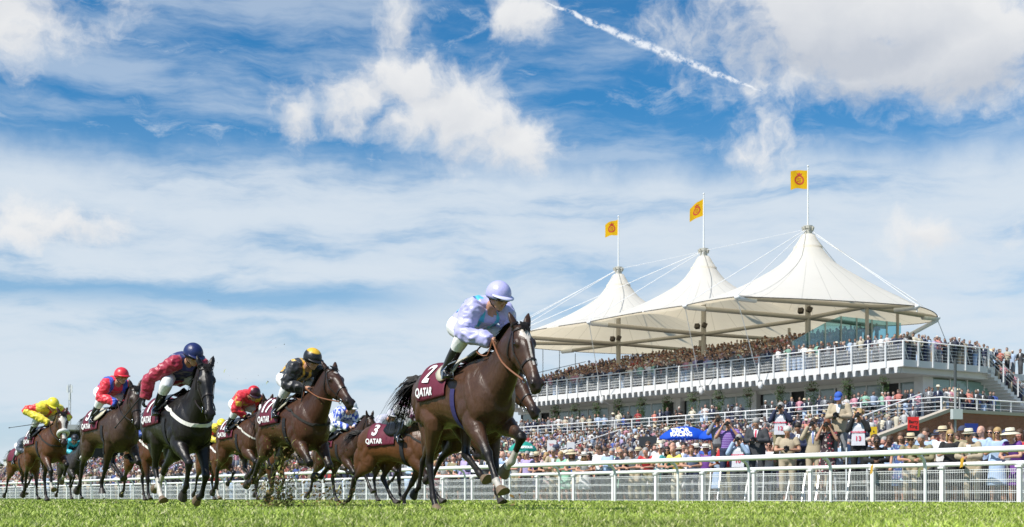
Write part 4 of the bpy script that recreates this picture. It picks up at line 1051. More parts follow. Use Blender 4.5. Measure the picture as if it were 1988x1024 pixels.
    for i in range(p.get('locks', 170)):
        t = rnd.random()**.9; c = n0 + dd*(.18 + .88*t)
        upn = unit(np.cross(V3(0, 1, 0), dd)); upn = -upn if upn[2] < 0 else upn
        hh = .30*(1-t) + .115
        hit = bvh.find_nearest(Vector(c + upn*hh*.95 + V3(0, rnd.uniform(-.012, .012), 0)))[0]
        if hit is None: continue
        q0 = np.array(hit); sd = p.get('mane_side', -1)*(1 if rnd.random() < .8 else -1)
        ln = rnd.uniform(.09, .17); back = -unit(dd)
        q1 = q0 + upn*ln*.38 + V3(0, sd*.03, 0) + back*ln*.35; q2 = q1 + upn*ln*rnd.uniform(-.3, .12) + V3(0, sd*.045, 0) + back*ln*.6; 
        w = rnd.uniform(.006, .014); wv = unit(dd)*w
        mm.add([q0-wv, q0+wv, q1+wv*.8, q1-wv*.8, q2], [(0, 1, 2, 3), (3, 2, 4)])
    for i in range(26):                                       # forelock
        q0 = H(.0 + rnd.uniform(-.02, .03), .10, rnd.uniform(-.035, .035)); q1 = q0 + hs*.05 + ht*.012; q2 = q1 + hs*rnd.uniform(.02, .07) + hy*rnd.uniform(-.03, .03)
        mm.add([q0 - hy*.008, q0 + hy*.008, q1 + hy*.006, q1 - hy*.006, q2], [(0, 1, 2, 3), (3, 2, 4)])
    mm.build('mane', hairm, root)
    tm = MB(); ta = p.get('tail', (-.55, .10, 0)); t0 = V3(-.88, 0, 1.47)
    tm.tube([(-.84, 0, 1.47), t0 + V3(-.05, 0, .02), t0 + V3(-.12, 0, ta[1]*.25)], [.035, .032, .015], 8)
    for i in range(p.get('tail_n', 230)):
        ln = rnd.uniform(.55, 1.0); sp = rnd.gauss(0, .07); sp2 = rnd.gauss(0, .06)
        b = t0 + V3(rnd.uniform(-.12, .02), rnd.uniform(-.02, .02), rnd.uniform(-.02, .02)); pts_ = []
        for k in range(6):
            u = k/5*ln
            pts_.append(b + V3(ta[0]*u + .12*u*u*sp, ta[2]*u + sp*u*1.5, ta[1]*math.sin(min(u*3, 1.57))*.6 - (.62 + .25*sp2*4)*u*u*p.get('tail_drop', 1) + sp2*u) + V3(0, .02*math.sin(9*u + i), .015*math.sin(7*u + i*2)))
        wv = V3(0, .5, 1)*rnd.uniform(.004, .009)*p.get('tail_w', 1.3); vs = []
        for k, q in enumerate(pts_[:-1]): vs += [q - wv*(1-.1*k), q + wv*(1-.1*k)]
        vs.append(pts_[-1])
        tm.add(vs, [(2*k, 2*k+1, 2*k+3, 2*k+2) for k in range(4)] + [(8, 9, 10)])
    tm.build('tail', hairm, root)
    # ---- tack
    def tr(x, phi, side, off):      # trunk surface from the outside; phi 0 = top, 90 = side
        a = R(phi); c = Vector((x, 0, 1.24)); d = Vector((0, side*math.sin(a), math.cos(a)))
        hit, no, _, _ = bvh.ray_cast(c + d*.7, -d)
        if hit is None: hit = c + d*.28; no = d
        return np.array(hit) + np.array(d)*off
    cm_ = mat('saddle_cloth_maroon', (.12, .007, .026), .65, var=.12, vscale=14, bump=.003, bscale=12)
    wt = mat('white_print', (.82, .82, .82), .6)
    x0c, x1c = -.52, .10
    for side in (-1, 1):
        cb = MB(); nx, ny = 18, 14; vs = []
        for i in range(nx+1):
            for j in range(ny+1):
                ph = 4 + j/ny*(92 - 6*(i/nx)); xx = x0c + (x1c-x0c)*i/nx + .04*(j/ny)
                vs.append(tr(xx, ph, side, .014 + .004*math.sin(i*1.1 + j*.6)))
        fs = [(i*(ny+1)+j, i*(ny+1)+j+1, (i+1)*(ny+1)+j+1, (i+1)*(ny+1)+j) for i in range(nx) for j in range(ny)]
        cb.add(vs, fs); cl = cb.build('saddle_cloth', cm_, root, True)
        so = cl.modifiers.new('thick', 'SOLIDIFY'); so.thickness = .008; so.offset = 1
        if p.get('plain') : continue
        for txt, size, u0, v0, k in (('QATAR', .108, -.355, 79, 0), (p['num'], .27, -.365, 44, 1)):
            uv, tf = diced_text(txt, size, .022, .008 if k else .0035)
            tb = MB(); vs = []
            for u, v in uv:
                u = u*(1.0 if k == 0 else .95)
                xx = u0 + (u if side < 0 else -u); ph = v0 - v/.30*57.3
                vs.append(tr(xx + .04*(ph/92), ph, side, .034))
            tb.add(vs, tf if side < 0 else [f[::-1] for f in tf])
            tb.build('number' if k else 'lettering', wt, cl)
    sb = MB()      # racing saddle
    for side in (-1, 1):
        vs = []; nx, ny = 8, 6
        for i in range(nx+1):
            for j in range(ny+1):
                ph = j/ny*(46 + 18*math.sin(i/nx*math.pi)); vs.append(tr(-.16 + .42*i/nx, ph + .01, side, .034 + .03*(1-j/ny)))
        sb.add(vs, [(i*(ny+1)+j, i*(ny+1)+j+1, (i+1)*(ny+1)+j+1, (i+1)*(ny+1)+j) for i in range(nx) for j in range(ny)])
    sd = sb.build('saddle', mat('saddle_leather_' + p.get('saddle', 'black'), {'black': (.012, .012, .013), 'tan': (.28, .13, .05), 'cream': (.55, .50, .38)}[p.get('saddle', 'black')], .35, var=.1), root, True)
    so = sd.modifiers.new('thick', 'SOLIDIFY'); so.thickness = .015; so.offset = 1
    g = MB(); strap(g, bvh, [(.28 + .02*math.sin(a), math.cos(a)*.34, 1.2 + math.sin(a)*.40) for a in np.linspace(-math.pi*1.08, math.pi*.08, 26)], .07, .008)
    g.build('girth', mat('girth_' + p.get('girth', 'black'), {'black': (.015, .015, .02), 'purple': (.03, .025, .12), 'white': (.6, .6, .58)}[p.get('girth', 'black')], .7), root)
    if p.get('breast'):
        b = MB(); hints = [(.20, -.30, 1.50), (.34, -.32, 1.44), (.50, -.30, 1.36), (.66, -.25, 1.27), (.79, -.15, 1.20), (.85, 0, 1.17), (.79, .15, 1.20), (.66, .25, 1.27), (.50, .30, 1.36), (.34, .32, 1.44), (.20, .30, 1.50)]
        hints = catmull(np.array(hints), 4)
        strap(b, bvh, hints, .045 if p['breast'] == 'white' else .03, .008)
        b.build('breast_girth', mat('breast_' + p['breast'], {'white': (.74, .72, .66), 'dark': (.02, .018, .016), 'fleece': (.6, .58, .52)}[p['breast']], .8), root)
    br = MB(); w = .019
    ring = lambda s, r, a0=0.0, a1=2*math.pi, n=26, c=-.02: [H(s, c + math.cos(a)*r, math.sin(a)*r) for a in np.linspace(a0, a1, n, endpoint=(a1-a0) < 6.28)]
    strap(br, bvh, ring(.37, .13), w, closed=True)
    for s in (-1, 1):
        strap(br, bvh, catmull(np.array([H(-.03, .07, s*.02), H(-.01, .05, s*.08), H(.07, .02, s*.11), H(.20, -.04, s*.13), H(.34, -.05, s*.10), H(.47, -.055, s*.08)]), 5), w)
        strap(br, bvh, catmull(np.array([H(.0, .05, s*.09), H(.06, -.06, s*.12), H(.12, -.17, s*.05), H(.13, -.19, 0)]), 4), w*.8)
        strap(br, bvh, catmull(np.array([H(.03, .03, s*.10), H(.045, .08, s*.06), H(.05, .11, 0)]), 4), w*1.15)
        tr_ = [H(.49 + .030*math.cos(a), -.055 + .030*math.sin(a), s*.066) for a in np.linspace(0, 6.28, 14)]
        bit = MB(); bit.tube(tr_, .0045, 6); bit.build('bit_ring', mat('bright_steel', (.6, .6, .6), .25, 1.0), root, True)
    br.build('bridle', mat('bridle_leather', (.018, .011, .008), .4), root)
    if p.get('noseband'):      # sheepskin noseband
        nb = MB(); pr = ring(.36, .115, n=20)
        P_ = []
        for h in pr:
            l, n_, _, _ = bvh.find_nearest(Vector(h)); P_.append(np.array(l) + np.array(n_)*.022)
        P_.append(P_[0]); nb.tube(P_, .040, 10)
        nm_ = remeshed(nb, .012, 2); obj('noseband', nm_, root, mat=mat('sheepskin', (.72, .71, .68), .95, bump=.012, bscale=70))
    if p.get('cheek'):
        for s in (-1, 1):
            nb = MB(); nb.loft([(H(.02, -.03, s*.105), .03, .02), (H(.10, -.035, s*.12), .055, .026), (H(.22, -.05, s*.115), .06, .026), (H(.33, -.06, s*.09), .05, .022), (H(.37, -.06, s*.08), .02, .01)], side=ht, n=10)
            obj('cheekpiece', remeshed(nb, .012, 2), root, mat=mat('sheepskin', (.72, .71, .68), .95, bump=.012, bscale=70))
    root['_bit_l'] = tuple(H(.49, -.06, .075)); root['_bit_r'] = tuple(H(.49, -.06, -.075))
    return root, min(h[1][2] for h in hooves) - .085, (poll, b2)

# ================================================================ people
def person_mb(J, part, fat=1.0, grow=0.0, fingers=True):
    """J: joints (dict of 3-vectors). part: which masses to add. Returns MB to be remeshed."""
    mb = MB(); g = grow
    hip = (J['hl'] + J['hr'])/2; sh = (J['sl'] + J['sr'])/2; up = unit(sh - hip); side = unit(J['sl'] - J['sr']); fwd = np.cross(side, up)
    def limb(a, b, c, r, bb=None):
        mb.loft([(a, r[0]+g, r[0]+g), (a*.5 + b*.5, r[1]+g, r[1]+g), (b, r[2]+g, r[2]+g), (b*.6 + c*.4, r[3]+g, r[3]*1.05+g), (c, r[4]+g, r[4]+g)], n=12, side=unit(np.cross(fwd, unit(c-a)) + side*.3), sub=3)
    if part in ('skin', 'top', 'all'):
        L = np.linalg.norm(sh-hip)
        bend = J.get('bend', 0.0)
        q = lambda t, f=0.0: hip + (sh-hip)*t + fwd*(f - bend*math.sin(t*math.pi))
        mb.loft([(q(-.16), .11*fat+g, .085*fat+g), (q(0), .155*fat+g, .11*fat+g), (q(.28, .01), .14*fat+g, .105*fat+g), (q(.55, .01), .155*fat+g, .112*fat+g), (q(.8), .175*fat+g, .108*fat+g), (q(.97), .15+g, .085+g), (q(1.06), .09+g, .065+g)], side=side, n=18, power=2.4)
        for s, e, w in (('sl', 'el', 'wl'), ('sr', 'er', 'wr')):
            a, b, c = J[s], J[e], J[w]
            mb.ell(a, .062+g)
            if part == 'top':
                k = J.get('sleeve', 1.0)
                if k < .99: c = b + (c-b)*.0; b2 = a + (b-a)*max(k, .6); mb.loft([(a, .06+g, .06+g), (b2, .056+g, .056+g)], n=12, side=side, sub=2)
                else: limb(a, b, c, (.060, .052, .047, .044, .036))
            else: limb(a, b, c, (.056, .047, .040, .038, .026))
    if part in ('skin', 'legs', 'all'):
        if part == 'legs':
            q = lambda t: hip + (sh-hip)*t
            mb.loft([(q(-.22), .11*fat+g, .09*fat+g), (q(-.05), .165*fat+g, .12*fat+g), (q(.14), .15*fat+g, .108*fat+g)], side=side, n=16, power=2.3)
        for h, k, a in (('hl', 'kl', 'al'), ('hr', 'kr', 'ar')):
            kk = unit(J[k]-J[h]); cl = part == 'legs'
            limb(J[h] + kk*.0, J[k], (J[a]*.45 + J[k]*.55) if cl and J.get('boots') else J[a], (.098, .082, .060, .062, .042) if cl else (.085, .070, .052, .054, .034))
            mb.ell(J[h], (.105+g, .105+g, .10+g))
    if part in ('skin', 'all'):
        face = J.get('face', fwd); hu = J.get('hup', V3(0, 0, 1)); f = unit(face); r = unit(np.cross(f, hu)); u = np.cross(r, f); h = J['head']; ax = [f, r, u]
        mb.tube([sh + up*.0, (sh + h)/2 - f*.01, h - u*.05], [.062, .056, .052], 10)
        mb.ell(h + u*.025 - f*.012, (.098, .078, .098), ax=ax, n=16, m=12)
        mb.ell(h - u*.045 + f*.025, (.065, .058, .070), ax=ax)             # jaw
        mb.ell(h - u*.092 + f*.062, (.022, .026, .018), ax=ax)              # chin
        mb.ell(h + f*.082 + u*.022, (.016, .050, .014), ax=ax)              # brow
        mb.loft([(h + f*.080 + u*.018, .010, .012), (h + f*.098 - u*.015, .013, .016), (h + f*.104 - u*.030, .017, .014), (h + f*.085 - u*.036, .012, .008)], side=r, n=8, sub=2)
        mb.ell(h + f*.078 - u*.058, (.014, .026, .010), ax=ax)              # lips
        for s in (-1, 1):
            mb.ell(h + r*s*.080 - u*.005 - f*.008, (.018, .011, .030), ax=ax)   # ears
            mb.ell(h + r*s*.045 + f*.064 - u*.020, (.022, .022, .022), ax=ax)    # cheekbones
        for w, e, hd, sgn in (('wl', 'el', 'hdl', 1), ('wr', 'er', 'hdr', -1)):
            d = unit(J[w]-J[e]); pn = unit(J.get(hd, V3(0, 0, -1))); pn = unit(pn - d*(pn @ d)); sd = np.cross(d, pn)*sgn
            curl = J.get('curl', .9); c = J[w]
            mb.loft([(c - d*.01, .027, .022), (c + d*.04, .040, .018), (c + d*.085, .042, .017)], side=sd, n=10, sub=2)
            if fingers:
                for q_, (o_, ln) in enumerate(((-.031, .060), (-.0105, .072), (.0105, .068), (.031, .052))):
                    p0 = c + d*.078 + sd*o_; a1 = curl*.9; a2 = curl*1.9; a3 = curl*2.6
                    p1 = p0 + (d*math.cos(a1) + pn*math.sin(a1))*ln*.48; p2 = p1 + (d*math.cos(a2) + pn*math.sin(a2))*ln*.34; p3 = p2 + (d*math.cos(a3) + pn*math.sin(a3))*ln*.26
                    mb.tube([p0 - d*.02, p0, p1, p2, p3], [.010, .010, .0092, .0085, .007], 7)
                t0 = c + d*.02 - sd*.026; t1 = t0 + d*.030 - sd*.020 + pn*.012; t2 = t1 + d*.028 + pn*.018 + sd*.004; t3 = t2 + d*.014 + pn*.014 + sd*.010
                mb.tube([t0, t1, t2, t3], [.014, .0125, .0105, .008], 7)
            else: mb.ell(c + d*.11 + pn*.012, (.026, .04, .03), ax=[d, sd, pn], n=8, m=6)
        for k, a, t in (('kl', 'al', 'tl'), ('kr', 'ar', 'tr')):
            d = unit(J[t]-J[a]); mb.loft([(J[a] - d*.06, .03, .03), (J[a] + V3(0, 0, -.03), .036, .040), ((J[a] + J[t])/2 + V3(0, 0, -.03), .042, .028), (J[t], .036, .018)], side=side, n=10, sub=2)
    if part in ('boots', 'boot_l', 'boot_r'):
        for k, a, t in {'boots': (('kl', 'al', 'tl'), ('kr', 'ar', 'tr')), 'boot_l': (('kl', 'al', 'tl'),), 'boot_r': (('kr', 'ar', 'tr'),)}[part]:
            top = J[k]*.72 + J[a]*.28 if J.get('boots') else J[a]*.9 + J[k]*.1
            d = unit(J[t]-J[a])
            if J.get('boots'): mb.loft([(top, .060, .062), ((top + J[a])/2, .056, .060), (J[a], .044, .048)], side=side, n=12)
            mb.loft([(J[a] - d*.065, .03, .03), (J[a] + unit(J[a]-J[k])*.02, .046, .050), ((J[a] + J[t])/2 + unit(J[a]-J[k])*.035, .048, .036), (J[t], .042, .022), (J[t] + d*.02, .02, .012)], side=side, n=12)
    return mb

def fabric(name, **k):
    if name in MATS: return MATS[name]
    return mat(name, rough=k.pop('rough', .75), bump=k.pop('bump', .006), bscale=k.pop('bscale', 14), **k)

def make_jockey(p):
    """crouched rider in the horse's own axes"""
    dz = p.get('dz', 0); fx = p.get('fx', 0); hz = p.get('hand', (0.47, 1.64)); ty = p.get('tilt', 0)
    v = lambda x, y, z: V3(x + fx, y, z + dz)
    J = dict(hl=v(-.22, .10, 1.86), hr=v(-.22, -.10, 1.86), kl=v(.19, .235, 1.73), kr=v(.19, -.235, 1.73), al=v(-.10, .29, 1.42), ar=v(-.10, -.29, 1.42),
             tl=v(.05, .32, 1.35), tr=v(.05, -.32, 1.35),
             sl=v(.25, .165 + ty, 1.965), sr=v(.25, -.165 + ty, 1.965), el=v(.20, .26, 1.75), er=v(.20, -.26, 1.75),
             wl=v(hz[0]-.04, .085, hz[1]+.02), wr=v(hz[0]-.04, -.085, hz[1]+.02), head=v(.44, ty*1.3 + p.get('hy', 0), 2.06 + p.get('hz', 0)),
             face=unit(V3(1, p.get('look', 0), p.get('nod', -.30))), hdl=V3(.3, -1, -.4), hdr=V3(.3, 1, -.4), curl=.95, boots=True, bend=.055)
    if 'joints' in p:
        for k, q in p['joints'].items(): J[k] = v(*q)
    root = empty('person')
    vox = p.get('voxel', .0125)
    me = remeshed(person_mb(J, 'skin'), vox*.8, 3, .4, 'body')
    co = mesh_co(me); col = np.tile(np.array((.50, .27, .18)), (len(co), 1))
    if p.get('gloves'):
        for w, e in (('wl', 'el'), ('wr', 'er')):
            d, _ = seg_dist(co, J[w] - unit(J[w]-J[e])*.03, J[w] + unit(J[w]-J[e])*.16); col[d < .06] = (.012, .012, .014)
    h = J['head']; lip = np.linalg.norm(co - (h + J['face']*.085 - V3(0, 0, .058)), axis=1) < .022; col[lip] = (.42, .16, .13)
    set_col(me, col)
    obj('body', me, root, mat=mat('skin', attr='Col', rough=.5, spec=.4, var=.08, vscale=30))
    # silks
    me = remeshed(person_mb(J, 'top', grow=.022), vox, 3, .5, 'silks')
    co = mesh_co(me); nz = np.array([noise.noise_vector(Vector(c)*9.0) for c in co]); nz2 = np.array([noise.noise(Vector(c)*Vector((22, 22, 22))) for c in co])
    hip = (J['hl']+J['hr'])/2; sh = (J['sl']+J['sr'])/2; bk = unit(np.cross(unit(sh-hip), unit(J['sl']-J['sr'])))
    puff = sm((co - hip) @ unit(sh-hip), -.1, .2)
    nv = np.empty(len(me.vertices)*3, np.float32); me.vertex_normals.foreach_get('vector', nv); nv = nv.reshape(-1, 3)
    ridge = 1 - 2*np.abs(nz[:, 0] - .0)                    # folds
    rid2 = 1 - 2*np.abs(np.array([noise.noise(Vector(c)*Vector((15, 9, 20))) for c in co]))
    co2 = co + nz*.010 + nv*(.012*ridge + .011*rid2 + .004*nz2)[:, None]; me.vertices.foreach_set('co', co2.astype(np.float32).ravel())
    fr = dict(J=J, hip=hip, sh=sh, side=unit(J['sl']-J['sr']), back=bk, t=(co-hip) @ unit(sh-hip)/np.linalg.norm(sh-hip))
    fr['y'] = (co - hip) @ fr['side']; fr['bk'] = (co-hip) @ fr['back']
    fr['arm'] = np.minimum(np.minimum(seg_dist(co, J['sl'] + V3(0, .03, 0), J['el'])[0], seg_dist(co, J['el'], J['wl'])[0]), np.minimum(seg_dist(co, J['sr'] - V3(0, .03, 0), J['er'])[0], seg_dist(co, J['er'], J['wr'])[0])) < .115
    fr['upper'] = np.minimum(seg_dist(co, J['sl'], J['el'])[0], seg_dist(co, J['sr'], J['er'])[0]); fr['lower'] = np.minimum(seg_dist(co, J['el'], J['wl'])[0], seg_dist(co, J['er'], J['wr'])[0])
    set_col(me, p['pattern'](co, fr))
    obj('silks', me, root, mat=mat('racing_silk', attr='Col', rough=.42, spec=.5, bump=.005, bscale=18, sheen=.3))
    me = remeshed(person_mb(J, 'legs', grow=.014), vox, 3, .5, 'breeches')
    b = obj('breeches', me, root, mat=fabric('white_breeches', col=(.80, .80, .82), var=.04))
    for bt in ('boot_l', 'boot_r'):
        me = remeshed(person_mb(J, bt, grow=.006), vox, 2, .4, 'boot')
        obj('boot', me, root, mat=mat('boot_leather', (.012, .012, .013), .25, spec=.6))
    # skull cap with peak, goggles
    f = unit(J['face']); r = unit(np.cross(f, V3(0, 0, 1))); u = np.cross(r, f); ax = [f, r, u]
    cb = MB(); hc = h + u*.035 - f*.012
    cb.ell(hc, (.135, .115, .125), ax=ax, n=24, m=12, z0=-.30)
    cap = cb.mesh('cap', True); cc = mesh_co(cap); l = (cc-hc) @ np.array(ax).T
    set_col(cap, p['cap'](l))
    co_ = obj('riding_cap', cap, root, mat=mat('cap_silk', attr='Col', rough=.38, spec=.5, bump=.004, bscale=25))
    pk = MB(); n = 14; vs = []
    for i in range(n+1):
        a = -1.15 + 2.3*i/n; e = f*math.cos(a)*.128 + r*math.sin(a)*.108; o_ = f*math.cos(a)*.190 + r*math.sin(a)*.128
        vs += [hc + e + u*.002, hc + o_ - u*.020*math.cos(a)]
    pk.add(vs, [(2*i, 2*i+1, 2*i+3, 2*i+2) for i in range(n)])
    pko = pk.build('peak', mat('peak_' + str(p.get('peak')), p.get('peak', (.4, .4, .6)), .4), co_, True); so = pko.modifiers.new('t', 'SOLIDIFY'); so.thickness = .006
    gb = MB()
    for i in range(25):
        pass
    ring = [hc + f*.118*math.cos(a)*1.0 + r*.106*math.sin(a) - u*(.034 - .0*a) for a in np.linspace(-math.pi, math.pi, 26)]
    gv = []
    for q in ring: gv += [q - u*.012, q + u*.012]
    gb.add(gv, [(2*i, 2*i+1, 2*i+3, 2*i+2) for i in range(25)])
    for s in (-1, 1): gb.ell(h + f*.090 + r*s*.036 + u*.012, (.020, .042, .026), ax=ax, n=12, m=8)
    gb.build('goggles', mat('goggle_' + p.get('lens', 'black'), {'black': (.008, .008, .01), 'orange': (.45, .16, .02)}[p.get('lens', 'black')], .12, spec=.8), root, True)
    st = MB(); 
    for s in (-1, 1): st.tube([hc + r*s*.108 - u*.03, h + r*s*.078 - u*.06 + f*.02, h - u*.115 + f*.05], .006, 6)
    st.build('chin_strap', mat('black_strap', (.012, .012, .012), .6), root)
    # stirrups
    for s, a, t in ((1, 'al', 'tl'), (-1, 'ar', 'tr')):
        ir = MB(); c = (J[a] + J[t])/2 + V3(0, 0, -.055); pts_ = [c + V3(0, -.06, 0), c + V3(0, .06, 0), c + V3(0, .055, .07), c + V3(0, 0, .13), c + V3(0, -.055, .07), c + V3(0, -.06, 0)]
        ir.tube(pts_, .007, 6); ir.bar(c + V3(0, 0, .13), V3(.12 + fx, s*.28, 1.55), .02, .006)
        ir.build('stirrup', mat('bright_steel', (.6, .6, .6), .25, 1.0), root)
    return root, J
# ================================================================ the field
RAILV = -716.0                                   # the rails, and the runners, head for this vanishing point
RA = math.atan((CX - RAILV) / FPX)               # angle between the straight and the camera's axis
def ground_xy(px, s):
    Y = FPX / s; return ((px - CX) / FPX * Y, Y)
def plain(c):
    return lambda co, fr: np.tile(np.array(c), (len(co), 1))
def capf(c, c2=None, how='plain'):
    def f(l):
        a = np.tile(np.array(c), (len(l), 1))
        if how == 'crown': a[l[:, 2] > .085] = c2
        if how == 'quarter': a[np.abs(l[:, 1]) < .035] = c2
        if how == 'half': a[l[:, 0] > .035] = c2
        if how == 'spots': 
            k = np.array([noise.noise(Vector(q)*28) for q in l]); a[k > .12] = c2
        return a
    return f
def pat_lilac(co, fr):
    a = np.tile(np.array((.47, .46, .80)), (len(co), 1))
    band = (np.abs(np.abs(fr['y']) - .085) < .030) & ~fr['arm'] & (fr['t'] > .12) & (fr['t'] < 1.05)
    a[band] = (.06, .48, .68); a[(np.abs(np.abs(fr['y']) - .125) < .010) & ~fr['arm'] & (fr['t'] > .12)] = (.03, .10, .26); return a
def pat_blackgold(co, fr):
    a = np.tile(np.array((.014, .014, .018)), (len(co), 1))
    st = (np.floor((fr['y'] + .515)/.030) % 3 == 0) & ~fr['arm']; a[st & (fr['t'] > -.1)] = (.72, .40, .03)
    return a
def pat_maroonnavy(co, fr):
    a = np.tile(np.array((.36, .012, .045)), (len(co), 1)); a[~fr['arm'] & (fr['t'] > .25)] = (.018, .026, .14); return a
def pat_redblue(co, fr):
    a = np.tile(np.array((.70, .02, .045)), (len(co), 1))
    a[(np.abs(np.abs(fr['y']) - .115) < .036) & (fr['t'] > .15) & (fr['upper'] > .07)] = (.02, .07, .45); return a
def pat_red(co, fr):
    a = np.tile(np.array((.62, .015, .03)), (len(co), 1))
    k = (np.floor(co[:, 0]/.09) + np.floor(co[:, 2]/.09) + np.floor(co[:, 1]/.09)) % 5 == 0; a[k & (fr['t'] > .7)] = (.75, .45, .05); return a
def pat_yellow(co, fr):
    a = np.tile(np.array((.82, .68, .05)), (len(co), 1)); a[fr['upper'] < .075] = (.70, .03, .03)
    a[(fr['lower'] < fr['upper'])] = (.82, .68, .05); a[(np.abs(fr['y']) < .03) & ~fr['arm']] = (.7, .03, .03); return a
def pat_diamonds(co, fr):
    u = fr['y']/.075 + fr['t']*5.5; w = fr['y']/.075 - fr['t']*5.5
    k = (np.floor(u) + np.floor(w)) % 2 == 0; a = np.tile(np.array((.78, .80, .85)), (len(co), 1)); a[k] = (.03, .08, .50); return a
def pat_pinkspots(co, fr):
    a = np.tile(np.array((.78, .62, .70)), (len(co), 1)); k = np.array([noise.noise(Vector(q)*16) for q in co]); a[k > .15] = (.16, .02, .10); return a
def pat_bluecap(co, fr):
    return np.tile(np.array((.05, .12, .50)), (len(co), 1))

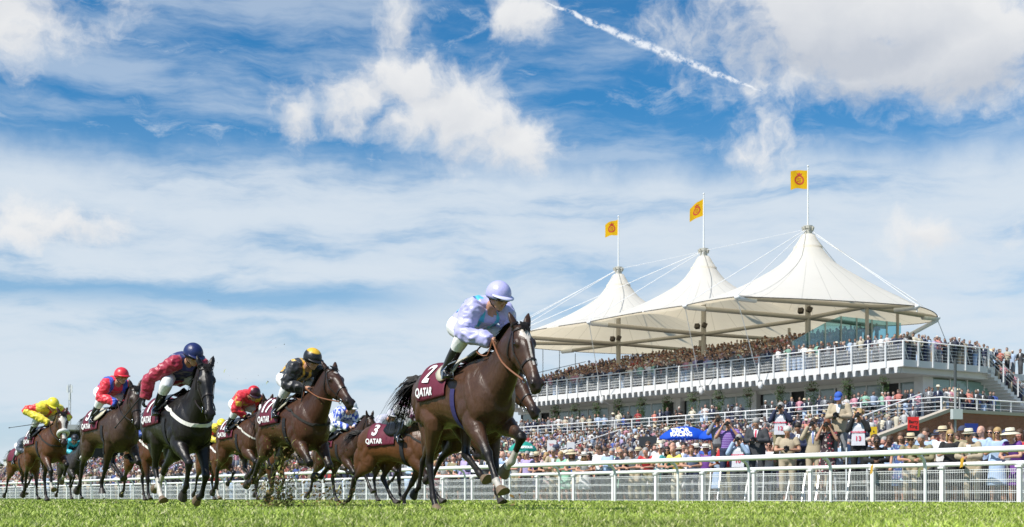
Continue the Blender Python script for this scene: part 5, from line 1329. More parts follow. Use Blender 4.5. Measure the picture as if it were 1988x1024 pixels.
BAY = (.062, .027, .013); DBAY = (.078, .037, .021); CHESTN = (.112, .046, .019); BLK = (.013, .010, .0095); BRIGHT = (.10, .038, .014); GREYB = (.045, .038, .036)
WH = .30
FIELD = [
 # lead horse
 dict(px=904, s=199, dyaw=-5, lift=.02, coat=DBAY, num='2', neck=35, head=-54, yaw=-3, ears=.25, blaze=.007, blaze_to=.42, muz=.8, legs=dict(rf='reach', lf='high', rh='stance', lh='reach'),
      socks=dict(rf=.02, lf=.45), pale=('lh', 'rh'), tail=(-.48, .12, -.22), tail_drop=1.25, tail_n=420, tail_w=1.9, saddle='cream', girth='purple', voxel=.0105, mane_side=-1, locks=330, pt0=.5,
      label='leading dark bay racehorse wearing number 2 saddle cloth and thin white blaze',
      jk=dict(pattern=pat_lilac, cap=capf((.45, .44, .78)), peak=(.6, .6, .85), voxel=.010, nod=-.38, look=.1, dz=.06, fx=.26,
              label='jockey in lilac silks with turquoise braces and lilac cap, riding the leading horse')),
 dict(px=905, s=152, dyaw=-2, lift=.05, coat=BAY, num='4', neck=25, head=-45, yaw=3, legs=dict(rf='tuck', lf='stance', rh='push', lh='trail'), voxel=.016, locks=60, tail_n=60, plain=True,
      label='bay racehorse mostly hidden behind the leader, only its nose showing past the chest', side=1.75, far=1.0,
      jk=None),
 dict(px=778, s=118, dyaw=18, lift=.0, coat=CHESTN, num='3', neck=12, head=-40, yaw=0, legs=dict(rf='reach', lf='push', rh='push', lh='under'), voxel=.015, girth='black', breast='dark', tail_n=120, pt0=.2,
      label='bright bay racehorse with number 3 saddle cloth, its head hidden by the leader',
      jk=dict(pattern=pat_pinkspots, cap=capf((.75, .62, .70), (.25, .04, .14), 'spots'), peak=(.7, .6, .65), voxel=.014, fx=.30, dz=-.05, label='jockey in pink and purple spotted silks behind the tail of the leader')),
 dict(px=662, s=93, dyaw=4, lift=.03, coat=BAY, num='9', neck=38, head=-56, yaw=6, legs=dict(rf='tuck', lf='reach', rh='push', lh='stance'), voxel=.016, tail_n=60, locks=80, plain=True,
      label='bay racehorse with dark muzzle between number 17 and number 3',
      jk=dict(pattern=pat_diamonds, cap=capf((.03, .10, .55), (.8, .8, .85), 'half'), peak=(.8, .8, .85), voxel=.015, look=-.1, dz=-.02, label='jockey in blue and white diamond silks and blue cap')),
 dict(px=742, s=84, dyaw=4, lift=.03, coat=DBAY, num='8', neck=25, head=-45, yaw=0, legs=dict(rf='fold', lf='stance', rh='push', lh='stance'), voxel=.018, tail_n=40, locks=40, plain=True,
      label='dark racehorse hidden behind number 3, rider\'s white cap just above its back',
      jk=dict(pattern=plain((.5, .5, .6)), cap=capf((.7, .7, .8), (.1, .1, .3), 'quarter'), peak=(.7, .7, .7), voxel=.018, label='jockey with a white and blue cap bobbing behind number 3')),
 dict(px=572, s=147, dyaw=0, lift=.09, coat=(.072, .031, .017), num='17', neck=40, head=-38, yaw=4, ears=.3, star=True, legs=dict(rf='tuck', lf=(44, -62, -95), rh='trail', lh='push'), voxel=.0125, tail=(-.5, .05, .03), breast='dark', saddle='cream',
      label='dark bay racehorse wearing number 17 saddle cloth kicking up turf',
      jk=dict(pattern=pat_blackgold, cap=capf((.014, .014, .016), (.75, .45, .04), 'crown'), peak=(.012, .012, .014), voxel=.0115, look=.15, nod=-.45, dz=-.03, fx=.12, hy=0, hand=(.40, 1.68), whip='up',
              label='jockey in black silks with gold stripes and black cap')),
 dict(px=474, s=106, dyaw=1, lift=.20, coat=(.075, .031, .014), num='12', neck=40, head=-58, yaw=-8, cheek=True, blaze=.02, legs=dict(rf='fold', lf='tuck', rh='push', lh='reach'), socks=dict(lf=.1), voxel=.015, breast='fleece', locks=80, tail_n=60,
      label='bay racehorse with white sheepskin cheekpieces and number 12 cloth',
      jk=dict(pattern=pat_red, cap=capf((.62, .015, .03), (.05, .01, .02), 'half'), peak=(.03, .01, .02), voxel=.014, nod=-.7, hz=-.05, hand=(.28, 1.62), label='jockey in red silks with dotted cap riding number 12')),
 dict(px=346, s=156, dyaw=-1, lift=.06, coat=BLK, points=(.008, .007, .007), num='1', neck=42, head=-60, yaw=-9, ears=.2, muz=.3, legs=dict(rf=(55, -22, -50), lf=(25, -35, -75), rh='under', lh='trail'), socks=dict(rh=.55, lh=.6), pale=('rh', 'lh', 'lf'), voxel=.012, breast='white',
      label='black racehorse with white breast girth and two white hind socks',
      jk=dict(pattern=pat_maroonnavy, cap=capf((.013, .022, .105)), peak=(.013, .02, .09), voxel=.0115, gloves=True, fx=.12, nod=-.5, look=.25, hz=-.02, joints=dict(el=(.20, .24, 1.78), er=(.02, -.40, 1.78), wr=(-.06, -.44, 1.54)), whip='back',
              label='jockey in maroon silks with navy body and navy cap on the black horse')),
 dict(px=418, s=78, dyaw=0, lift=.05, coat=CHESTN, num='6', neck=36, head=-55, yaw=0, legs=dict(rf='stance', lf='fold', rh='push', lh='stance'), socks=dict(rf=.3), voxel=.018, breast='white', plain=True, locks=40, tail_n=40,
      label='chestnut racehorse with white breast strap galloping behind the black horse',
      jk=dict(pattern=pat_yellow, cap=capf((.82, .68, .05)), peak=(.8, .7, .05), voxel=.018, dz=-.1, label='jockey with yellow cap low behind the black horse')),
 dict(px=520, s=74, dyaw=0, lift=.05, coat=CHESTN, num='7', neck=28, head=-50, yaw=0, legs=dict(rf='stance', lf='half', rh='stance', lh='push'), socks=dict(rf=.5, lf=.4), voxel=.018, plain=True, locks=40, tail_n=40,
      label='chestnut racehorse with white forelegs glimpsed between numbers 12 and 17', jk=None),
 dict(px=216, s=118, dyaw=5, lift=.21, coat=(.058, .031, .019), num='5', neck=42, head=-66, yaw=-12, ears=.2, star=True, legs=dict(rf='push', lf='tuck', rh='push', lh='reach'), voxel=.0135, breast=None, saddle='cream', cloth_x=0,
      label='dark brown racehorse with star and number 5 cloth beside the black horse',
      jk=dict(pattern=pat_redblue, cap=capf((.68, .03, .05)), peak=(.6, .02, .04), lens='orange', voxel=.0125, gloves=True, look=.05, nod=-.15, hz=.02, label='jockey in red silks with blue braces, red cap and orange goggles')),
 dict(px=283, s=88, dyaw=2, lift=.05, coat=BRIGHT, num='10', neck=38, head=-55, yaw=-5, legs=dict(rf='stance', lf='fold', rh='push', lh='stance'), voxel=.017, breast='white', plain=True, locks=40, tail_n=40, socks=dict(lf=.3),
      label='bright bay racehorse with white breast girth half hidden by the black horse',
      jk=dict(pattern=pat_bluecap, cap=capf((.03, .12, .60)), peak=(.03, .12, .6), voxel=.018, dz=-.15, label='jockey in a blue cap squeezed behind the red and blue silks')),
 dict(px=90, s=97, dyaw=2, lift=.05, coat=(.105, .041, .016), num='11', neck=36, head=-64, yaw=-8, ears=.15, blaze=.03, noseband=True, breast='dark', legs=dict(rf=(48, 5, 60), lf='high', rh='push', lh='stance'), socks=dict(rf=.25, lf=.1), pale=('lf',), voxel=.0145, locks=80,
      label='bay racehorse with white sheepskin noseband and broad blaze',
      jk=dict(pattern=pat_yellow, cap=capf((.82, .70, .05)), peak=(.8, .7, .05), voxel=.014, nod=-.7, look=.2, hz=-.06, joints=dict(er=(.10, -.44, 1.90), el=(.2, .38, 1.80)), whip='side', label='jockey in yellow silks with red sleeve bands and yellow cap')),
 dict(px=138, s=64, dyaw=0, lift=.05, coat=GREYB, num='13', neck=30, head=-62, yaw=5, noseband=True, legs=dict(rf='fold', lf='stance', rh='push', lh='stance'), voxel=.02, plain=True, locks=40, tail_n=40,
      label='dark grey racehorse with white noseband trailing between two front runners',
      jk=dict(pattern=plain((.03, .45, .55)), cap=capf((.03, .03, .04)), peak=(.03, .03, .04), voxel=.02, dz=-.15, label='jockey in turquoise silks low on the dark grey horse')),
 dict(px=48, s=68, dyaw=8, lift=.05, coat=(.12, .05, .02), num='14', neck=26, head=-45, yaw=-8, legs=dict(rf='fold', lf='stance', rh='push', lh='under'), voxel=.02, plain=True, locks=40, tail_n=60, tail=(-.45, .25, 0), 
      label='light bay racehorse last of the field, behind the sheepskin noseband horse',
      jk=dict(pattern=plain((.10, .12, .16)), cap=capf((.75, .68, .10)), peak=(.7, .7, .1), voxel=.02, dz=-.2, label='jockey in dark silks on the last horse of the field')),
]
HORSES = []
def build_field(only=None):
    for i, p in enumerate(FIELD):
        if only is not None and i not in only: continue
        random.seed(100+i)
        p['seed'] = 10+i
        h, zmin, _ = make_horse(p)
        x, y = ground_xy(p['px'], p['s'])
        yawz = -math.pi/2 + RA + R(p.get('dyaw', 0))
        # heading: along the rails, towards the camera and to the viewer's right
        h.location = (x, y, -zmin - .0 + p.get('lift', 0) - (.04 if p.get('lift', 0) < .03 else 0)); h.rotation_euler = (0, 0, yawz)
        tag(h, p['label'], 'racehorse', 'runners in the race')
        if p.get('jk'):
            j, J = make_jockey(p['jk']); j.location = h.location; j.rotation_euler = h.rotation_euler
            tag(j, p['jk']['label'], 'jockey', 'jockeys riding in the race')
            rb = MB()
            for s, b, w in ((1, '_bit_l', 'wl'), (-1, '_bit_r', 'wr')):
                a = V3(*h[b]); c = J[w] + V3(.05, 0, 0) if J[w][0] > .2 else J['wl'] + V3(.05, -.04, 0)
                m = (a+c)/2 + V3(0, s*.05, -.03); rb.tube(catmull(np.array([a, m, c]), 5), .009, 6)
                rb.tube(catmull(np.array([c, c + V3(-.05, s*.03, -.14), c + V3(-.16, s*.08, -.10), c + V3(-.2, 0, -.02)]), 3), .008, 6)
            rb.build('reins', mat('rein_leather', (.20, .075, .03), .5) if i in (0, 5) else mat('bridle_leather'), h)
            if p['jk'].get('whip'):
                wb = MB(); k = p['jk']['whip']; w = J['wr']
                if k == 'up': a, b_ = w + V3(.06, -.02, .10), w + V3(.02, -.10, -.58)
                elif k == 'back': a, b_ = w + V3(.04, -.02, .06), w + V3(-.40, -.25, -.35)
                else: a, b_ = w + V3(.02, -.04, .0), w + V3(-.15, -.72, -.12)
                wb.tube([a, a*.7 + b_*.3, b_*.95 + a*.05, b_], [.011, .008, .006, .014], 6)
                wo = wb.build('whip', mat('black_strap', (.012, .012, .012), .6)); wo.location = h.location; wo.rotation_euler = h.rotation_euler
                tag(wo, {'up': 'black whip held upright by the black and gold jockey', 'back': 'black whip held down by the maroon and navy jockey', 'side': 'black whip stuck out sideways by the yellow jockey'}[k], 'whip')
        for k in ('_bit_l', '_bit_r'): del h[k]
        HORSES.append(h)
# ================================================================ spectators
SKINS = [(.56, .31, .22), (.50, .27, .18), (.60, .35, .26), (.44, .23, .15), (.58, .30, .22), (.12, .06, .035)]
HAIRS = {'dark': (.02, .014, .01), 'brown': (.07, .038, .02), 'blonde': (.42, .28, .12), 'grey': (.32, .31, .30), 'auburn': (.16, .05, .02), 'white': (.62, .60, .56)}
CLOTH = {'white': (.74, .74, .75), 'pale blue': (.36, .48, .68), 'navy': (.02, .028, .07), 'black': (.014, .014, .016), 'grey': (.22, .23, .25), 'pink': (.66, .28, .36), 'red': (.50, .03, .035),
         'cream': (.66, .60, .46), 'beige': (.42, .35, .25), 'lilac': (.42, .34, .58), 'royal blue': (.04, .10, .42), 'mint green': (.28, .55, .42), 'coral': (.70, .22, .16), 'charcoal': (.045, .048, .055),
         'purple': (.16, .05, .28), 'yellow': (.75, .60, .12), 'teal': (.04, .26, .28), 'maroon': (.16, .015, .03), 'turquoise': (.06, .42, .46), 'khaki': (.25, .22, .13)}
ORD = 'first second third fourth fifth sixth seventh eighth ninth tenth eleventh twelfth thirteenth fourteenth fifteenth sixteenth seventeenth eighteenth nineteenth twentieth'.split() + ['twenty-' + w for w in 'first second third fourth fifth sixth seventh eighth ninth'.split()] + ['thirtieth'] + ['thirty-' + w for w in 'first second third fourth fifth sixth seventh eighth ninth'.split()]
def pose_joints(kind, fem):
    sw = .165 if fem else .185; v = V3
    J = dict(hl=v(0, .09, .92), hr=v(0, -.09, .92), kl=v(.03, .11, .50), kr=v(.03, -.11, .50), al=v(-.01, .12, .09), ar=v(-.01, -.12, .09), tl=v(.13, .14, .05), tr=v(.13, -.14, .05),
             sl=v(0, sw, 1.40), sr=v(0, -sw, 1.40), head=v(.035, 0, 1.615), face=v(1, 0, -.08), curl=.6, boots=False, bend=.0)
    if kind == 'stand': J.update(el=v(-.02, sw+.07, 1.13), er=v(-.02, -sw-.07, 1.13), wl=v(.08, sw+.08, .90), wr=v(.08, -sw-.08, .90))
    if kind == 'lean': J.update(hl=v(-.10, .09, .91), hr=v(-.10, -.09, .91), sl=v(.12, sw, 1.34), sr=v(.12, -sw, 1.34), head=v(.21, 0, 1.53), el=v(.20, sw+.10, 1.07), er=v(.20, -sw-.10, 1.07), wl=v(.42, .05, 1.045), wr=v(.42, -.05, 1.045), bend=.02)
    if kind == 'clasp': J.update(el=v(.03, sw+.10, 1.14), er=v(.03, -sw-.10, 1.14), wl=v(.27, .07, 1.20), wr=v(.27, -.07, 1.20), hdl=v(0, -1, 0), hdr=v(0, 1, 0), curl=.25)
    if kind == 'cam': J.update(el=v(.16, sw+.08, 1.24), er=v(.16, -sw-.08, 1.24), wl=v(.22, .10, 1.50), wr=v(.18, -.11, 1.54), hdl=v(0, -1, .3), hdr=v(0, 1, 0), curl=.6)
    if kind == 'cheer': J.update(el=v(.10, sw+.14, 1.50), er=v(.05, -sw-.09, 1.15), wl=v(.16, sw+.10, 1.76), wr=v(.25, -sw, 1.10), curl=.7)
    if kind == 'look': J.update(el=v(.05, sw+.08, 1.14), er=v(.05, -sw-.08, 1.14), wl=v(.26, .06, 1.13), wr=v(.26, -.08, 1.15), head=v(.09, 0, 1.60), face=v(1, 0, -.7), curl=.7)
    return J
PV = {}
def variant(kind, fem):
    key = (kind, fem)
    if key in PV: return PV[key]
    J = pose_joints(kind, fem); J['sleeve'] = 1.0; fat = .92 if fem else 1.05; d = dict(J=J)
    d['body'] = remeshed(person_mb(J, 'skin', fat), .0135, 3, .4, 'body')
    d['top'] = remeshed(person_mb(J, 'top', fat, grow=.014), .019, 2, .5, 'top')
    J2 = dict(J); J2['sleeve'] = .6; d['short'] = remeshed(person_mb(J2, 'top', fat, grow=.013), .019, 2, .5, 'short_sleeved_top')
    d['trousers'] = remeshed(person_mb(J, 'legs', fat, grow=.016), .021, 2, .5, 'trousers')
    d['shoe_l'] = remeshed(person_mb(J, 'boot_l', fat, grow=.006), .017, 2, .5, 'shoe'); d['shoe_r'] = remeshed(person_mb(J, 'boot_r', fat, grow=.006), .017, 2, .5, 'shoe')
    mb = MB(); h = (J['hl']+J['hr'])/2
    mb.loft([(h + V3(.0, 0, .20), .13, .105), (h + V3(0, 0, .02), .185, .15), (h + V3(.01, 0, -.2), .20, .17), (h + V3(.01, 0, -.48), .25, .22), (h + V3(.01, 0, -.50), .2, .18)], n=20); d['skirt'] = remeshed(mb, .022, 1, .5, 'skirt')
    mb = MB(); mb.loft([(h + V3(.0, 0, .20), .165, .125), (h + V3(0, 0, .02), .195, .15), (h + V3(.0, 0, -.16), .19, .15)], n=20, power=2.5); d['coat_tail'] = remeshed(mb, .022, 1, .5, 'coat_tail')
    # things worn on the head and chest
    hd, f = J['head'], unit(J['face']); r = unit(np.cross(f, V3(0, 0, 1))); u = np.cross(r, f); ax = [f, r, u]; T = lambda a, b, c: hd + f*a + r*b + u*c
    mb = MB(); mb.ell(T(-.022, 0, .040), (.103, .088, .098), ax=ax, n=16, m=8, z0=-.1); mb.ell(T(-.055, 0, -.01), (.066, .080, .085), ax=ax, n=14, m=8); d['hair_short'] = mb.mesh('hair', True)
    mb = MB(); mb.ell(T(-.022, 0, .042), (.108, .094, .100), ax=ax, n=16, m=8, z0=-.15); mb.ell(T(-.055, 0, -.05), (.075, .098, .15), ax=ax, n=14, m=8)
    for s in (-1, 1): mb.ell(T(.0, s*.078, -.06), (.045, .028, .12), ax=ax, n=10, m=6)
    me = remeshed(mb, .013, 2, .5, 'hair'); d['hair_long'] = me
    mb = MB(); rnd = random.Random(2)
    for i in range(40):
        a = rnd.uniform(0, 6.28); e = rnd.uniform(-.2, 1.5); mb.ell(T(-.03 + .09*math.cos(a)*math.cos(e), .095*math.sin(a)*math.cos(e), .03 + .10*math.sin(e)), .036, n=7, m=5)
    d['hair_curly'] = remeshed(mb, .014, 1, .4, 'hair')
    def hat(br, ch, cr, droop, brimdrop=0):
        mb = MB(); n = 22; prof = [(.0, ch), (cr*.75, ch), (cr*.95, ch*.85), (cr*1.02, .0), (br*.8, -.008-droop*.4), (br, -.012-droop), (br, -.020-droop), (cr*.9, -.012)]; vs = []
        for q, z in prof:
            for i in range(n): a = 6.2832*i/n; vs.append(T(-.015 + math.cos(a)*q*1.12, math.sin(a)*q*.98, .075 + z))
        mb.add(vs, [(j*n+i, j*n+(i+1) % n, (j+1)*n+(i+1) % n, (j+1)*n+i) for j in range(len(prof)-1) for i in range(n)]); return mb.mesh('hat', True)
    d['trilby'] = hat(.155, .10, .098, -.004); d['sunhat'] = hat(.215, .10, .102, .035)
    mb = MB(); n = 22; vs = []
    for q, z in ((.103, .030), (.104, .002)):
        for i in range(n): a = 6.2832*i/n; vs.append(T(-.015 + math.cos(a)*q*1.12, math.sin(a)*q*.98, .075 + z))
    mb.add(vs, [(i, (i+1) % n, n+(i+1) % n, n+i) for i in range(n)]); d['band'] = mb.mesh('hat_band', True)
    mb = MB(); mb.ell(T(-.015, 0, .045), (.112, .094, .098), ax=ax, n=18, m=8, z0=.0); mb.add([T(.08, -.08, .05), T(.17, -.06, .035), T(.19, 0, .038), T(.17, .06, .035), T(.08, .08, .05), T(.10, 0, .06)], [(0, 1, 2, 5), (5, 2, 3, 4)]); d['cap'] = mb.mesh('cap', True)
    mb = MB(); mb.box(-.004, .012, -.078, .078, -.004, .012, Matrix(((f[0], r[0], u[0], T(.085, 0, .012)[0]), (f[1], r[1], u[1], T(.085, 0, .012)[1]), (f[2], r[2], u[2], T(.085, 0, .012)[2]), (0, 0, 0, 1))))
    for s in (-1, 1):
        mb.ell(T(.093, s*.036, .004), (.009, .031, .022), ax=ax, n=10, m=6); mb.bar(T(.09, s*.076, .014), T(-.01, s*.086, .014), .006, .008)
    d['glasses'] = mb.mesh('sunglasses', True)
    mb = MB()
    for i in range(14):
        a = rnd.uniform(0, 6.28); mb.add([T(-.02, .05, .13), T(-.02 + .06*math.cos(a), .05 + .06*math.sin(a), .15 + rnd.uniform(0, .05)), T(-.02 + .06*math.cos(a+.7), .05 + .06*math.sin(a+.7), .15)], [(0, 1, 2)])
    d['fascinator'] = mb.mesh('fascinator')
    sh = (J['sl']+J['sr'])/2; hp = (J['hl']+J['hr'])/2; up = unit(sh-hp); fw = unit(np.cross(V3(0, 1, 0), up)); fw = fw if fw[0] > 0 else -fw; C = lambda t, y, o: hp + (sh-hp)*t + V3(0, y, 0) + fw*(o - J['bend']*math.sin(t*math.pi))
    mb = MB(); mb.add([C(1.08, -.055, .085), C(1.08, .055, .085), C(.85, .045, .148), C(.85, -.045, .148), C(.35, 0, .150)], [(0, 1, 2, 3), (3, 2, 4)]); d['shirt_front'] = mb.mesh('shirt_front')
    mb = MB(); mb.add([C(1.04, -.018, .10), C(1.04, .018, .10), C(.86, .022, .156), C(.86, -.022, .156), C(.42, .014, .156), C(.42, -.014, .156)], [(0, 1, 2, 3), (3, 2, 4, 5)]); d['tie'] = mb.mesh('tie')
    mb = MB(); mb.add([C(1.06, -.10, .09), C(1.06, .10, .09), C(.85, .13, .148), C(.85, -.13, .148), C(.45, .15, .158), C(.45, -.15, .158), C(-.05, .16, .165), C(-.05, -.16, .165)], [(0, 1, 2, 3), (3, 2, 4, 5), (5, 4, 6, 7)]); d['bib'] = mb.mesh('bib')
    d['C'] = C
    bm_ = mat('spectator_skin', objcol=True, rough=.55, var=.10, vscale=25); g = mat('spectator_cloth', objcol=True, rough=.8, var=.12, vscale=9, bump=.008, bscale=16)
    for k in ('top', 'short', 'trousers', 'skirt', 'coat_tail', 'shirt_front', 'tie', 'trilby', 'sunhat', 'cap', 'band', 'fascinator', 'shoe_l', 'shoe_r', 'bib'): d[k].materials.clear(); d[k].materials.append(g)
    d['body'].materials.append(bm_)
    for k in ('hair_short', 'hair_long', 'hair_curly'): d[k].materials.clear(); d[k].materials.append(mat('spectator_hair', objcol=True, rough=.6, var=.35, vscale=60, bump=.004, bscale=60))
    d['glasses'].materials.append(mat('sunglass_black', (.008, .008, .009), .15, spec=.8))
    PV[key] = d; return d
def floral_mat(name, base, a, b):
    if name in MATS: return MATS[name]
    m = bpy.data.materials.new(name); m.use_nodes = True; T = NT(m.node_tree); tc = T.n('ShaderNodeTexCoord').outputs['Object']
    v = T.n('ShaderNodeTexVoronoi', ins={'Vector': tc, 'Scale': 13}); c = T.mix(T.step(v.outputs[0], .32, .22), (*base, 1), (*a, 1)); c = T.mix(T.step(T.noise(tc, 15, 2), .58, .62), c, (*b, 1))
    T.n('ShaderNodeOutputMaterial', ins={0: T.n('ShaderNodeBsdfPrincipled', ins={'Base Color': c, 'Roughness': .8}).outputs[0]}); MATS[name] = m; return m
def check_mat(name, base, a, sc=32):
    if name in MATS: return MATS[name]
    m = bpy.data.materials.new(name); m.use_nodes = True; T = NT(m.node_tree); tc = T.n('ShaderNodeTexCoord').outputs['Object']; sx = T.n('ShaderNodeSeparateXYZ', ins={0: tc})
    k = T.m('GREATER_THAN', T.m('FRACT', T.m('MULTIPLY', sx.outputs[2], sc)), .5)
    if 'check' in name: k = T.m('MULTIPLY', T.m('ADD', k, T.m('GREATER_THAN', T.m('FRACT', T.m('MULTIPLY', sx.outputs[1], sc)), .5)), .5)
    c = T.mix(k, (*base, 1), (*a, 1)); T.n('ShaderNodeOutputMaterial', ins={0: T.n('ShaderNodeBsdfPrincipled', ins={'Base Color': c, 'Roughness': .8}).outputs[0]}); MATS[name] = m; return m
def add_person(loc, rz, a):
    """a: dict(kind, fem, skin, top, topc, bottom, botc, hair, hairc, hat, hatc, glasses, tie, bib, scale)"""
    d = variant(a['kind'], a['fem']); r = empty('person', loc, rz); s = a.get('scale', 1.0); r.scale = (s*a.get('wide', 1), s*a.get('wide', 1), s)
    def ch(k, col, nm=None, m=None):
        o = bpy.data.objects.new(nm or d[k].name.split('.')[0], d[k]); COL.objects.link(o); o.parent = r; o.color = (*col, 1)
        if m is not None: o.material_slots[0].link = 'OBJECT'; o.material_slots[0].material = m
        return o
    ch('body', a['skin']); st = a.get('style', 'shirt'); tc = CLOTH.get(a['topc'], a['topc']) if isinstance(a['topc'], str) else a['topc']; bc = CLOTH[a['botc']] if isinstance(a['botc'], str) else a['botc']
    if st == 'suit':
        ch('top', tc, 'jacket'); ch('coat_tail', tc); ch('shirt_front', (.74, .75, .78)); ch('trousers', bc)
        if a.get('tie'): ch('tie', a['tie'])
    elif st == 'dress': ch('short', tc, 'dress_top', a.get('mat')); ch('skirt', tc, None, a.get('mat'))
    elif st == 'skirt': ch('short', tc, 'blouse', a.get('mat')); ch('skirt', bc)
    else: ch('short' if a.get('shorts', True) else 'top', tc, 'shirt', a.get('mat')); ch('trousers', bc)
    for k in ('shoe_l', 'shoe_r'): ch(k, (.03, .025, .02) if not a['fem'] else (.2, .15, .12))
    if a.get('hair') and a.get('hair') != 'bald': ch('hair_' + a['hair'], HAIRS[a['hairc']])
    if a.get('hat'):
        ch(a['hat'], a['hatc'])
        if a['hat'] in ('trilby', 'sunhat'): ch('band', a.get('band', (.03, .025, .02)))
    if a.get('glasses'): ch('glasses', (0, 0, 0))
    if a.get('bib'):
        ch('bib', (.62, .62, .68)); C = d['C']
        for t, size, tt in ((a['bib'], .15, .28), ('PHOTOGRAPHER', .042, .60)):
            me = text_mesh(t, size, .003); p = C(tt, 0, .175); o = obj('number' if size > .1 else 'lettering', me, r, tuple(p), (R(90), 0, R(90)), mat('bib_red', (.62, .02, .08), .6))
    return r
def rand_attr(rnd, front=False):
    fem = rnd.random() < .48; a = dict(fem=fem, kind=rnd.choice(['stand', 'clasp', 'stand', 'clasp', 'lean' if front else 'stand', 'look' if front else 'clasp', 'cheer' if rnd.random() < .25 else 'stand', 'cam' if rnd.random() < .4 else 'clasp']), skin=SKINS[rnd.choice([0, 0, 1, 1, 2, 2, 3, 4, 4] + ([5] if rnd.random() < .3 else []))], scale=rnd.uniform(.93, 1.05)*(.96 if fem else 1.02), wide=rnd.uniform(.95, 1.1))
    if front and rnd.random() < .6: a['kind'] = 'lean'
    a['topc'] = rnd.choice(['white', 'white', 'pale blue', 'pale blue', 'navy', 'black', 'grey', 'pink', 'red', 'cream', 'beige', 'lilac', 'royal blue', 'mint green', 'coral', 'charcoal', 'purple', 'teal', 'turquoise', 'maroon', 'white', 'cream'] if fem else ['white', 'white', 'white', 'pale blue', 'pale blue', 'pale blue', 'navy', 'charcoal', 'grey', 'pink', 'red', 'beige', 'lilac', 'royal blue', 'khaki', 'purple', 'navy'])
    if fem: a['style'] = rnd.choice(['dress', 'dress', 'skirt', 'shirt']); a['hair'] = rnd.choice(['long', 'long', 'long', 'short', 'curly']); a['hairc'] = rnd.choice(['blonde', 'blonde', 'brown', 'dark', 'auburn', 'brown', 'white']); a['botc'] = rnd.choice(['white', 'navy', 'black', 'black', 'navy', 'maroon'])  # bottoms mostly dark, in place of shade at leg height
    else:
        a['style'] = 'suit' if (a['topc'] in ('navy', 'charcoal', 'grey', 'beige') and rnd.random() < .75) else 'shirt'; a['hair'] = rnd.choice(['short', 'short', 'short', 'short', 'bald']); a['hairc'] = rnd.choice(['dark', 'brown', 'brown', 'grey', 'grey', 'dark']); a['botc'] = rnd.choice(['navy', 'charcoal', 'charcoal', 'khaki', 'black', 'navy']); a['tie'] = rnd.choice([(.3, .03, .05), (.05, .08, .3), (.45, .3, .05), None]); a['shorts'] = rnd.random() < .5  # dark trousers favoured, colour standing in for shade on legs behind the fence
    if a['style'] == 'suit': a['botc'] = a['topc']
    if rnd.random() < .17: a['hat'] = rnd.choice(['sunhat', 'trilby'] if fem else ['trilby', 'trilby', 'cap']); a['hatc'] = rnd.choice([(.68, .62, .48), (.60, .50, .33), (.70, .68, .62), (.04, .05, .10)])
    a['glasses'] = rnd.random() < .42
    return a
HN = {(.68, .62, .48): 'cream', (.60, .50, .33): 'straw', (.70, .68, .62): 'white', (.04, .05, .10): 'dark blue', (.03, .10, .45): 'blue'}
def describe(a):
    w = 'woman' if a['fem'] else 'man'; st = a.get('style', 'shirt')
    g = a.get('gname') or '%s %s' % (a['topc'], {'suit': 'suit jacket', 'dress': 'dress', 'skirt': 'blouse', 'shirt': 'top' if a['fem'] else 'shirt'}[st])
    if a.get('hat'): h = '%s %s' % (HN.get(a['hatc'], 'pale'), {'trilby': 'hat', 'sunhat': 'sun hat', 'cap': 'cap'}[a['hat']])
    elif a.get('hair') == 'bald': h = 'bald head'
    else: h = '%s hair' % a['hairc']
    return w, g, h
